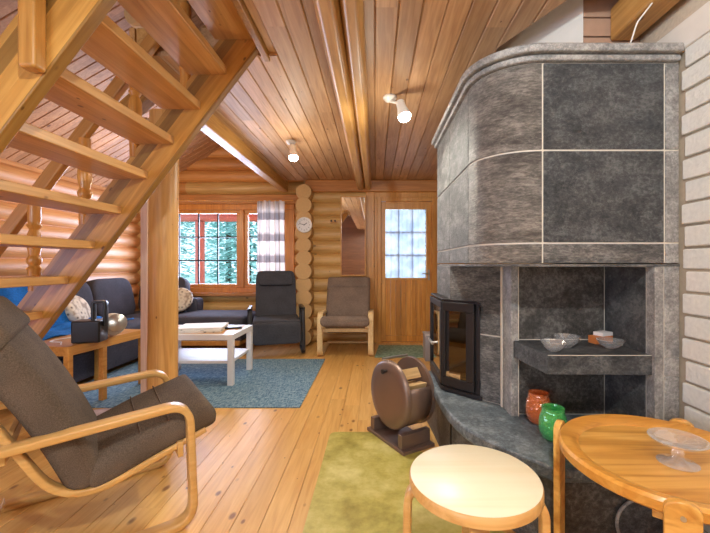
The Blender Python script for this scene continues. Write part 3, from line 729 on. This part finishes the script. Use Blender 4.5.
# wall clock
ck = empty('wall_clock', 'round white wall clock hung on the stacked log ends', 'clock', (px(304.5, 4.92), 4.915, 1.08+39*4.92/375))
Rk = Matrix.Rotation(PI/2, 4, 'X')
MB().lathe([(0, 0), (.098, 0), (.104, .012), (.100, .026), (.092, .026), (.090, .012), (0, .012)], Rk, 40).build('clock_case', M['whitemetal'], ck, smooth=True)
MB().lathe([(0, .0125), (.089, .0125), (.089, .014), (0, .014)], Rk, 40).build('clock_face', M['white'], ck)
for ang_, L, wd in ((math.radians(55), .045, .008), (math.radians(-75), .07, .006)):
    mb = MB(); mb.box(-wd/2, wd/2, -.018, -.016, -.01, L, Matrix.Rotation(ang_, 4, 'Y')); mb.build('clock_hand', M['black'], ck)
for h in range(1, 13):
    a_ = h*PI/6; cu = bpy.data.curves.new('numeral', 'FONT'); cu.body = str(h); cu.size = .026; cu.align_x = 'CENTER'; cu.align_y = 'CENTER'; cu.extrude = .0005
    cu.materials.append(M['black']); 
    tmp = bpy.data.objects.new('numeral_curve', cu); COL.objects.link(tmp); bpy.context.view_layer.update()
    me = bpy.data.meshes.new_from_object(tmp.evaluated_get(bpy.context.evaluated_depsgraph_get())); bpy.data.objects.remove(tmp)
    o = bpy.data.objects.new('numeral', me); link(o, ck); o.location = (.070*math.sin(a_), -.0150, .070*math.cos(a_)); o.rotation_euler = (PI/2, 0, 0)

# mirror
mr = empty('wall_mirror', 'tall narrow mirror in thin wood frame on the logs left of the door', 'mirror', (px(353.5, 5.1), 5.03, .92))
mw, mh = .155, 1.07; mb = MB()
mb.box(-mw-.015, -mw, -.02, .01, 0, mh); mb.box(mw, mw+.015, -.02, .01, 0, mh); mb.box(-mw, mw, -.02, .01, 0, .015); mb.box(-mw, mw, -.02, .01, mh-.015, mh)
mb.build('mirror_frame', M['casing'], mr, bevel=.003)
MB().box(-mw, mw, -.006, .008, .015, mh-.015).build('mirror_glass', M['mirror'], mr)
hk = empty('coat_hook', 'small double black hook on the log wall left of the mirror', 'hook', (px(334, 5.1), 5.036, 1.08+42*5.1/375))
MB().box(-.04, .04, -.012, 0, -.012, .012).build('hook_plate', M['casing'], hk, bevel=.003)
for sx in (-.025, .025):
    mb = MB(); mb.cyl((sx, -.012, 0), (sx, -.045, .005), .009, .013, n=12); mb.build('knob', M['black'], hk, smooth=True)

# curtain
cr_ = empty('checked_curtain', 'grey and white checked curtain hanging at the right of the window', 'curtain', (px(271, 5.28), 5.27, .97))
cw = .40
mb = MB(); mb.grid(lambda u, v: ((u-.5)*cw*(1-.12*v*(1-v)), .022*math.sin(u*34+v*1.2)+.012*math.sin(u*13), v*1.0), 60, 12)
mb.build('curtain_cloth', M['curtain'], cr_, smooth=True)
mb = MB(); mb.cyl((-1.9, .0, 1.0), (.32, .0, 1.0), .009, n=12); mb.build('curtain_rod', M['casing'], cr_, smooth=True)

# ---- bentwood armchairs
def armchair(lbl, loc, rz, fm, cm, group=None, top=(-.42, .91)):
    t = empty('bentwood_armchair', lbl, 'armchair', loc, rz, group)
    tx, tz = top
    for sy in (-1, 1):
        y = sy*.295
        p = fillet([(-.42, y, .455), (.30, y, .505), (.318, y, .0135), (-.40, y, .0135)], [.085, .085], 10)
        MB().sweep(p, rrect(.064, .028, .006, 2), M=None).build('arm_frame', fm, t, smooth=True, ang=50)
        p = fillet([(.37, y*.86, .365), (-.10, y*.86, .20), (tx-.03, y*.86, tz-.05)], [.20], 12)
        MB().sweep(p, rrect(.05, .024, .006, 2)).build('seat_rail', fm, t, smooth=True, ang=50)
        mb = MB(); mb.box(-.03, -.01, y-.02*sy-.02, y-.02*sy+.0, .018, .022)
    for (x, z, h_) in ((.27, .315, .065), (-.26, .44, .05), (-.34, .04, .03)):
        mb = MB(); mb.box(x-.011, x+.011, -.29, .29, z-h_/2, z+h_/2); mb.build('cross_rail', fm, t, bevel=.004)
    th = .122
    def sec(u):
        e = min(u, 1-u)/.05; k = 1 if e >= 1 else math.sqrt(max(0, 1-(1-e)**2))*.75+.25
        return rrect(.56*(.97+.03*k), th*k, th*k*.42, 5)
    def dense(p):
        q = []
        for i in range(len(p)-1):
            n = max(1, int((p[i+1]-p[i]).length/.012))
            for k in range(n): q.append(p[i].lerp(p[i+1], k/n))
        return q+[p[-1]]
    qs = dense(fillet([(.41, 0, .435), (.16, 0, .352), (-.035, 0, .272)], [.3], 10))
    A_ = Vector((-.035, 0, .262)); B_ = Vector((tx+.03, 0, tz)); dd = B_-A_; nb = Vector((dd.z, 0, -dd.x)).normalized()
    qb = dense([A_+dd*t+nb*(.028*math.sin(PI*t)) for t in [k/16 for k in range(17)]])
    q = qs+qb
    cu = MB().sweep(qs, sec).build('seat_cushion', cm, t, smooth=True, ang=60)
    MB().sweep(qb, sec).build('back_cushion', cm, t, smooth=True, ang=60)
    # seams: thin piping across and down the cushion
    def off(i, d):
        a_ = q[max(0, i-2)]; b_ = q[min(len(q)-1, i+2)]; tt = (b_-a_).normalized(); n = Vector((0, 1, 0)).cross(tt); return q[i]+n*d
    sgn = 1 if off(10, .05).z > q[10].z else -1
    mb = MB()
    for fr_ in (.30, .62):
        i = int(len(qs)*fr_); c = off(i, sgn*(th/2+.0005)); mb.sweep([c+Vector((0, -.26, 0)), c+Vector((0, .26, 0))], circ(.003, 6), up=(1, 0, 0))
    mb.build('cushion_seam', cm, cu)
    # head roll in front of the back
    d = (q[-1]-q[-20]).normalized(); n = Vector((0, 1, 0)).cross(d)*sgn
    c0 = q[-1]+d*.01+n*.012; c1 = q[-1]-d*.17+n*.030
    def sec2(u):
        e = min(u, 1-u)/.22; k = 1 if e >= 1 else math.sqrt(max(0, 1-(1-e)**2))*.8+.2
        return rrect(.565, .12*k, .12*k*.45, 5)
    MB().sweep([c1.lerp(c0, k/14) for k in range(15)], sec2).build('head_cushion', cm, t, smooth=True, ang=60)
    return t
armchair('bent beech armchair with brown-grey cushion in the left foreground under the stair', (-1.19, 1.615, 0), math.atan2(.6, .8), M['bent'], M['brownfab'])
armchair('pale birch bentwood armchair with brown cushion facing the room beneath the mirror', (-.345, 4.66, 0), -PI/2, M['birch'], M['brownfab2'], top=(-.40, .87))

# ---- charcoal recliner
rc = empty('recliner_chair', 'charcoal high-back reclining armchair below the checked curtain', 'armchair', (px(276, 4.6), 4.62, 0), -PI/2+math.radians(16))
def cushion(mb, c, size, rot=None, p=.22, n=10):
    if size[1] == .5 or size[1] == .54 or size[1] == .42: p = .13
    sx, sy, sz = size; vs = []; 
    # superellipsoid pillow
    def sp(a, e): return math.copysign(abs(a)**e, a)
    nu, nv = 28, 14; Mx = Matrix.Translation(c) @ (rot or Matrix.Identity(4))
    for j in range(nv+1):
        ph = -PI/2+PI*j/nv
        for i in range(nu):
            th_ = 2*PI*i/nu
            vs.append(Mx @ Vector((sx/2*sp(math.cos(ph), p*1.6)*sp(math.cos(th_), p), sy/2*sp(math.cos(ph), p*1.6)*sp(math.sin(th_), p), sz/2*sp(math.sin(ph), p*2.4))))
    fs = [[j*nu+i, j*nu+(i+1) % nu, (j+1)*nu+(i+1) % nu, (j+1)*nu+i] for j in range(nv) for i in range(nu)]
    mb.add(vs, fs); return mb
RB = M['blackfab']
Rt = Matrix.Rotation(math.radians(-18), 4, 'Y')
cushion(MB(), (-.22, 0, .65), (.10, .5, .70), Rt).build('backrest', RB, rc, smooth=True)
cushion(MB(), (-.245, 0, .87), (.10, .42, .15), Rt).build('headrest', RB, rc, smooth=True)
cushion(MB(), (.06, 0, .375), (.54, .54, .13)).build('seat', RB, rc, smooth=True)
cushion(MB(), (.32, 0, .285), (.10, .54, .25)).build('footrest', RB, rc, smooth=True)
for sy in (-1, 1):
    mb = MB(); mb.box(-.22, .20, sy*.31-.022, sy*.31+.022, .53, .56); mb.build('armrest', M['black'], rc, bevel=.01)
    mb = MB(); mb.sweep(fillet([(-.2, sy*.31, .53), (-.10, sy*.31, .02), (.25, sy*.31, .02), (.16, sy*.31, .53)], .05), rrect(.04, .022, .005, 2)); mb.build('side_frame', M['iron'], rc, smooth=True, ang=50)
mb = MB(); mb.box(-.02, .02, -.30, .30, .27, .30); mb.build('cross_rail', M['iron'], rc)

# ---- coffee table, white
ct = empty('coffee_table', 'low white coffee table with lower shelf standing on the blue rug', 'table', (-1.64, 3.565, .0085))
L2, W2 = .39, .27
MB().box(-L2, L2, -W2, W2, .40, .45).build('table_top', M['white'], ct, bevel=.003)
MB().box(-L2+.05, L2-.05, -W2+.045, W2-.045, .448, .4508).build('top_inlay', M['honey'], ct)
for sx in (-1, 1):
    for sy in (-1, 1):
        mb = MB(); x0 = sx*(L2-.025); y0 = sy*(W2-.025); mb.box(x0-.025, x0+.025, y0-.025, y0+.025, 0, .40); mb.build('leg', M['white'], ct, bevel=.003)
MB().box(-L2+.02, L2-.02, -W2+.02, W2-.02, .19, .215).build('lower_shelf', M['white'], ct, bevel=.003)
def paper(x, y, z, w_, d_, h_, rz, lbl, mat='paper'):
    mb = MB()
    for k in range(4):
        dx, dy = random.uniform(-.008, .008), random.uniform(-.008, .008); mb.box(-w_/2+dx, w_/2+dx, -d_/2+dy, d_/2+dy, h_*k/4, h_*(k+1)/4-.0005)
    o = tag(mb.build('newspaper', M[mat], bevel=.001, seg=1), lbl, 'newspaper'); o.location = (x, y, z); o.rotation_euler = (0, 0, rz); return o
paper(-1.62, 3.52, .4595, .40, .30, .045, .18, 'folded newspapers in a pile on the white coffee table')
rm = empty('remote_control', 'slim black remote control lying on the coffee table right of the newspapers', 'remote', (-1.36, 3.60, .4595), .25)
MB().box(-.08, .08, -.022, .022, 0, .018).build('remote_body', M['black'], rm, bevel=.005)
paper(-1.93, 2.72, .001, .26, .17, .008, .35, 'red and white magazine lying on the floor behind the foreground armchair', 'magazine')

# ---- rugs
mb = MB(); mb.box(-2.62, -.5625, 2.81, 4.24, .0003, .008); tag(mb.build('blue_rug', M['rug'], bevel=.002), 'large mottled blue woven rug beneath the coffee table', 'rug')
mb = MB(); mb.prism([(-.005, 4.32), (.62, 4.32), (.62, 4.96), (.05, 4.96)], .0003, .008); tag(mb.build('door_mat', M['doormat'], bevel=.002), 'pale green mat on the floor in front of the glazed door', 'mat')
mb = MB(); mb.prism(fillet([(-.293, 1.2, 0), (-.285, 2.405, 0), (.05, 2.405, 0), (.31, 2.10, 0), (.36, 1.65, 0), (.60, 1.36, 0), (.60, 1.0, 0), (-.295, 1.0, 0)], .03, 4) and
    [(p.x, p.y) for p in fillet([(-.294, .9, 0), (-.285, 2.405, 0), (.05, 2.405, 0), (.34, 2.06, 0), (.37, 1.78, 0), (.44, 1.60, 0), (.64, 1.36, 0), (.64, .9, 0)], .05, 4)], .0003, .004)
tag(mb.build('floor_protector', M['mat'], bevel=.001), 'worn olive-yellow spark plate on the floor before the fireplace', 'floor plate')

# ---- sofa (corner)
sf = empty('corner_sofa', 'dark grey corner sofa along the left log wall and under the window', 'sofa', (-3.0, 4.9, 0))
def sc_(mb): 
    mb.v = [(x+3.0, y-4.9, z) for x, y, z in mb.v]; return mb
sc_(MB().box(-3.25, -2.55, 2.75, 5.2, .06, .30)).build('sofa_base', M['sofafab'], sf, bevel=.02)
sc_(MB().box(-2.56, -1.62, 4.50, 5.2, .12, .30)).build('sofa_base', M['sofafab'], sf, bevel=.02)
sc_(MB().box(-2.56, -1.62, 4.48, 5.22, .10, .16)).build('plinth', M['honey'], sf, bevel=.01)
for y0, y1 in ((2.76, 3.55), (3.56, 4.48)): sc_(cushion(MB(), (-2.88, (y0+y1)/2, .375), (.72, y1-y0, .17))).build('seat_cushion', M['sofafab'], sf, smooth=True)
sc_(cushion(MB(), (-2.9, 4.85, .375), (.72, .72, .17))).build('seat_cushion', M['sofafab'], sf, smooth=True)
sc_(cushion(MB(), (-2.05, 4.83, .375), (.95, .74, .17))).build('seat_cushion', M['sofafab'], sf, smooth=True)
Rl = Matrix.Rotation(math.radians(-12), 4, 'Y'); Rw = Matrix.Rotation(math.radians(-12), 4, 'X')
for y0, y1 in ((2.78, 3.42), (3.43, 4.1), (4.11, 4.78)): sc_(cushion(MB(), (-3.14, (y0+y1)/2, .66), (.17, y1-y0, .50), Rl)).build('back_cushion', M['sofafab'], sf, smooth=True)
sc_(cushion(MB(), (-2.85, 5.08, .66), (.62, .17, .50), Rw)).build('back_cushion', M['sofafab'], sf, smooth=True)
sc_(cushion(MB(), (-2.45, 5.10, .52), (.16, .2, .2))).build('arm', M['sofafab'], sf, smooth=True)
def pillow(loc, size, rot, lbl):
    o = MB(); cushion(o, (0, 0, 0), size, None, .5); ob = tag(o.build('throw_pillow', M['pattern'], smooth=True), lbl, 'pillow'); ob.location = loc; ob.rotation_euler = rot; return ob
pillow((-3.02, 3.80, .61), (.11, .34, .32), (.5, -.45, .15), 'cream patterned pillow on the sofa behind the stair foot')
pillow((-2.56, 4.93, .61), (.30, .10, .32), (-.35, .45, 0), 'cream patterned pillow on the sofa just right of the round post')
bl = MB()
def blf(u, v):
    wv = .012*math.sin(v*19+u*5)+.010*math.sin(u*23+v*4)
    y = 2.82+v*(1.15 if u > .42 else 1.15*(.62+.38*u/.42))
    if u < .38: t = u/.38; return (-3.10+.13*t+wv*.5, y, .93-.42*t)
    t = (u-.38)/.62; return (-2.97+.42*t, y, .505+wv)
bl.grid(blf, 46, 40); tag(bl.build('throw_blanket', M['blue'], smooth=True, solid=.012), 'bright blue throw blanket spread over the sofa seat by the stair foot', 'blanket')

# ---- wooden side table with bag and jar
tb = empty('side_table', 'honey-coloured open-frame wooden side table between the stair and the sofa', 'table', (-2.36, 3.05, .0085), math.radians(-7.5))
w1, l1 = .24, .37; h = .482
MB().box(-w1, w1, -l1, l1, h-.018, h).build('table_top', M['honey'], tb, bevel=.003)
ap = MB(); ap.box(w1-.02, w1+.002, -l1, l1, h-.066, h+.002); ap.box(-w1, w1, -l1-.002, -l1+.02, h-.066, h+.002); ap.box(-w1, -w1+.02, -l1, l1, h-.066, h-.018); ap.box(-w1, w1, l1-.02, l1, h-.066, h-.018)
ap.build('apron', M['honey'], tb, bevel=.003)
for x, y in ((w1-.02, -l1+.02), (w1-.02, -.06), (w1-.02, l1-.02), (-w1+.02, -l1+.02), (-w1+.02, l1-.02)):
    mb = MB(); mb.box(x-.02, x+.02, y-.02, y+.02, 0, h-.018); mb.build('leg', M['honey'], tb, bevel=.003)
bgx = empty('black_case', 'black box-shaped case with tall upright handle on the side table', 'case', (-2.145, 2.83, h+.012), math.radians(12))
MB().box(-.10, .09, -.07, .07, 0, .165).build('case_body', M['black'], bgx, bevel=.014, seg=3)
MB().sweep(fillet([(.02, 0, .15), (.02, 0, .30), (.10, 0, .30), (.10, 0, .12)], .02), rrect(.05, .022, .006, 2)).build('handle', M['black'], bgx, smooth=True)
MB().box(.025, .09, -.018, .018, .300, .310).build('handle_grip', M['steel'], bgx, bevel=.003)
jr = empty('round_jar', 'rounded cream and silver jar lying beside the black case', 'jar', (-2.14, 3.06, h+.106), math.radians(-40))
Rj = Matrix.Rotation(math.radians(78), 4, 'Y')
cre = plain('cream_gold_ceramic', S(226,216,200), .4, 0, .35, 14)
MB().lathe([(0, -.08), (.06, -.08), (.084, -.055), (.092, 0), (.084, .05), (.066, .075), (.066, .085), (0, .085)], Rj, 28).build('jar_body', cre, jr, smooth=True)
MB().lathe([(0, .085), (.07, .086), (.072, .115), (.04, .13), (0, .132)], Rj, 28).build('lid', M['steel'], jr, smooth=True)
mb = MB(); mb.sweep(cr_pts := [(-2.28, 2.72, h+.0145), (-2.34, 2.80, h+.0145), (-2.42, 2.79, h+.02), (-2.46, 2.88, h+.0145), (-2.40, 3.0, h+.0145)], circ(.004, 6), up=(0, 0, 1))
co_ = mb.build('power_cord', M['whitemetal'], bgx, smooth=True); co_.matrix_parent_inverse = (Matrix.Translation((-2.145, 2.83, h+.012)) @ Matrix.Rotation(math.radians(12), 4, 'Z')).inverted(); lab(co_, 'thin pale cord')

# ---- log holder beside the fireplace
lh = empty('log_holder', 'brown metal firewood drum with round end plates beside the fireplace bench', 'firewood holder', (.155, 2.33, 0), math.radians(32))
# local x = axis pointing back-right
def disc(x0, x1): return Matrix.Translation((x0, 0, .285)) @ Matrix.Rotation(PI/2, 4, 'Y')
pl = MB().lathe([(0, .004), (.14, 0), (.188, .004), (.202, .014), (.205, .036), (.202, .036), (.196, .022), (0, .016)], disc(-.10, 0), 48).build('end_plate', M['drum'], lh, smooth=True, ang=60)
mb = MB(); mb.cyl((-.098, .0, .43), (-.125, .0, .43), .008, n=12); mb.cyl((-.125, 0, .43), (-.133, 0, .43), .014, n=14); mb.build('knob', M['iron'], pl, smooth=True)
MB().lathe([(0, .0), (.202, 0), (.205, .02), (0, .02)], disc(.09, 0), 48).build('end_plate', M['drum'], lh, smooth=True, ang=40)
mb = MB(); mb.grid(lambda u, v: (-.06+v*.16, .197*math.cos(-PI*1.12+u*PI*1.0), .285+.197*math.sin(-PI*1.12+u*PI*1.0)), 30, 2); mb.build('cradle', M['drum'], lh, smooth=True, solid=.004)
mb = MB(); mb.cyl((-.09, .06, .49), (.10, .06, .49), .008, n=12); mb.build('carry_bar', M['steel'], lh, smooth=True)
mb = MB(); mb.box(-.12, .11, -.20, .20, 0, .022); mb.box(-.11, .10, -.17, -.13, .022, .10); mb.box(-.11, .10, .13, .17, .022, .10); mb.build('foot_board', M['drum'], lh, bevel=.004)
k = 0
Mh = Matrix.Translation((.155, 2.33, 0)) @ Matrix.Rotation(math.radians(32), 4, 'Z')
spots_ = [(-.10, .17), (-.01, .14), (.08, .17), (-.14, .26), (-.05, .23), (.04, .23), (.13, .26), (-.13, .35), (-.04, .32), (.05, .32), (-.07, .41)]
for (yy, zz) in spots_:
    a_ = random.uniform(.036, .044); n = random.choice((3, 4, 5)); ph = random.uniform(0, 6)
    mb = MB(); poly = [(a_*math.cos(ph+2*PI*i/n)*random.uniform(.85, 1.1), a_*math.sin(ph+2*PI*i/n)*random.uniform(.85, 1.1)) for i in range(n)]
    mb.prism(poly, -.07, .085, Matrix(((0, 0, 1, 0), (1, 0, 0, 0), (0, 1, 0, 0), (0, 0, 0, 1))))
    o = tag(mb.build('firewood_log', M['firelog'], bevel=.004), 'split firewood log stacked inside the brown metal drum', 'firewood', 'split logs in the metal drum')
    o.location = Mh @ Vector((0, yy, zz)); o.rotation_euler = (0, 0, math.radians(32))

# ---- birch stool
so = empty('round_stool', 'round birch stool with pale plywood seat and bent legs in front of the bench', 'stool', (.2955, 1.12, .004))
MB().lathe([(0, -.034), (.186, -.034), (.192, -.030), (.192, -.006), (.188, -.001)], Matrix.Translation((0, 0, .446)), 64).build('seat_edge', M['bent'], so, smooth=True, ang=40)
MB().lathe([(0, -.002), (.187, -.002), (.189, .0), (.186, .002), (0, .0022)], Matrix.Translation((0, 0, .446)), 64).build('seat', M['birchtop'], so, smooth=True, ang=40)
for a_ in (170, 260, 350, 80):
    c, s_ = math.cos(math.radians(a_)), math.sin(math.radians(a_))
    p = fillet([(c*.07, s_*.07, .397), (c*.196, s_*.196, .397), (c*.205, s_*.205, 0)], .055, 8)
    MB().sweep(p, rrect(.05, .024, .005, 2), up=(-s_, c, 0)).build('leg', M['bent'], so, smooth=True, ang=50)

# ---- round tray table
tt = empty('tray_table', 'round oiled-wood tray table with raised rim at the right foreground', 'table', (.8775, 1.13, 0), 0)
zt = .5
MB().lathe([(0, zt-.022), (.262, zt-.022), (.262, zt-.006), (0, zt-.006)], None, 64).build('table_top', M['oiled'], tt, smooth=True, ang=40)
MB().lathe([(.232, zt-.007), (.240, zt+.003), (.262, zt+.010), (.285, zt+.014), (.292, zt+.006), (.290, zt-.018), (.280, zt-.026), (.258, zt-.026), (.232, zt-.0075)], None, 72, cap=False).build('rim', wood('rim_alder', S(212,150,66), S(170,106,36), S(226,172,90), 'X', rough=.28, knots=0), tt, smooth=True, ang=40)
for a_ in (-122, 139, 44, -40):
    c, s_ = math.cos(math.radians(a_)), math.sin(math.radians(a_)); Ml = Matrix.Rotation(math.radians(a_), 4, 'Z')
    mb = MB()
    poly = [(-.03, 0), (.03, 0), (.036, zt-.06), (.036, zt+.005)]+[(.036*math.cos(t*PI/8), zt+.005+.022*math.sin(t*PI/8)) for t in range(1, 8)]+[(-.036, zt+.005), (-.036, zt-.06)]
    mb.prism(poly, .288, .310, Ml @ Matrix(((0, 0, 1, 0), (1, 0, 0, 0), (0, 1, 0, 0), (0, 0, 0, 1))))
    lg = mb.build('leg', M['oiled'], tt, bevel=.004)
    mb = MB(); mb.cyl(Ml @ Vector((.308, 0, zt-.01)), Ml @ Vector((.3125, 0, zt-.01)), .006, n=14); mb.build('screw', M['steel'], lg, smooth=True)
MB().box(-.27, .27, -.018, .018, zt-.05, zt-.024, Matrix.Rotation(math.radians(-41), 4, 'Z')).build('cross_bar', M['oiled'], tt, bevel=.003)
MB().box(-.27, .27, -.018, .018, zt-.05, zt-.024, Matrix.Rotation(math.radians(50), 4, 'Z')).build('cross_bar', M['oiled'], tt, bevel=.003)

# ---- glassware
def gl(name, prof, loc, mat, lbl, cat, n=40):
    o = tag(MB().lathe(prof, None, n, cap=False).build(name, M[mat], smooth=True, ang=60), lbl, cat); o.location = loc; return o
gl('cake_stand', [(.0001, 0), (.048, 0), (.052, .003), (.040, .007), (.020, .012), (.013, .022), (.018, .032), (.012, .042), (.020, .054), (.050, .060), (.070, .068), (.074, .074), (.070, .074), (.050, .066), (.0001, .060)],
   (.888, 1.10, zt-.005), 'glass', 'clear glass pedestal dish standing on the tray table', 'dish')
def tl(name, loc, mat, lbl, r, hh_):
    P_ = [(.0001, 0), (.55, 0), (.8, .08), (.98, .3), (1, .5), (.92, .72), (.78, .88), (.80, 1), (.72, 1), (.70, .88), (.84, .72), (.90, .5), (.88, .3), (.7, .12), (.0001, .08)]
    gl(name, [(a_*r, b_*hh_) for a_, b_ in P_], loc, mat, lbl, 'candle holder')
tl('glass_candle_holder', (.745, 1.57, .3465), 'green', 'green textured glass candle holder on the fireplace bench', .056, .135)
tl('glass_candle_holder', (.757, 1.735, .3465), 'amber', 'red-orange textured glass candle holder behind the green one', .057, .140)
bowl = [(.0001, 0), (.35, 0), (.42, .06), (.75, .4), (1, 1), (.93, 1), (.68, .44), (.38, .14), (.0001, .10)]
def bw(x, y, r, hh_, lbl): gl('glass_bowl', [(a_*r, b_*hh_) for a_, b_ in bowl], (x, y, .7115), 'glass', lbl, 'bowl')
bw(.755, 1.585, .052, .045, 'small clear glass bowl at the left front of the niche shelf')
bw(.855, 1.67, .056, .050, 'clear glass bowl behind the leftmost bowl on the niche shelf')
bw(1.03, 1.64, .056, .038, 'clear glass bowl under the matchboxes on the right of the shelf')
mbx = empty('matchbox', 'small orange and white matchboxes stacked behind the right-hand glass bowl', 'matchbox', (1.055, 1.755, .7105), .2)
MB().box(-.045, .045, -.025, .025, 0, .035).build('matchbox_sleeve', plain('orange_card', S(196,116,60), .6), mbx, bevel=.001)
MB().box(-.02, .05, -.026, .022, .0355, .052, Matrix.Rotation(.2, 4, 'Z')).build('matchbox_tray', M['white'], mbx, bevel=.001)

# ---- small things near the door
bn = empty('grey_bin', 'narrow grey bin on the floor between the door and the fireplace', 'bin', (.585, 4.25, 0))
MB().box(-.03, .12, -.1, .1, 0, .28).build('bin_body', plain('grey_plastic', S(150,146,150), .5), bn, bevel=.01)
MB().box(-.034, .124, -.104, .104, .28, .30).build('bin_rim', plain('grey_plastic_pale', S(176,172,174), .5), bn, bevel=.004)
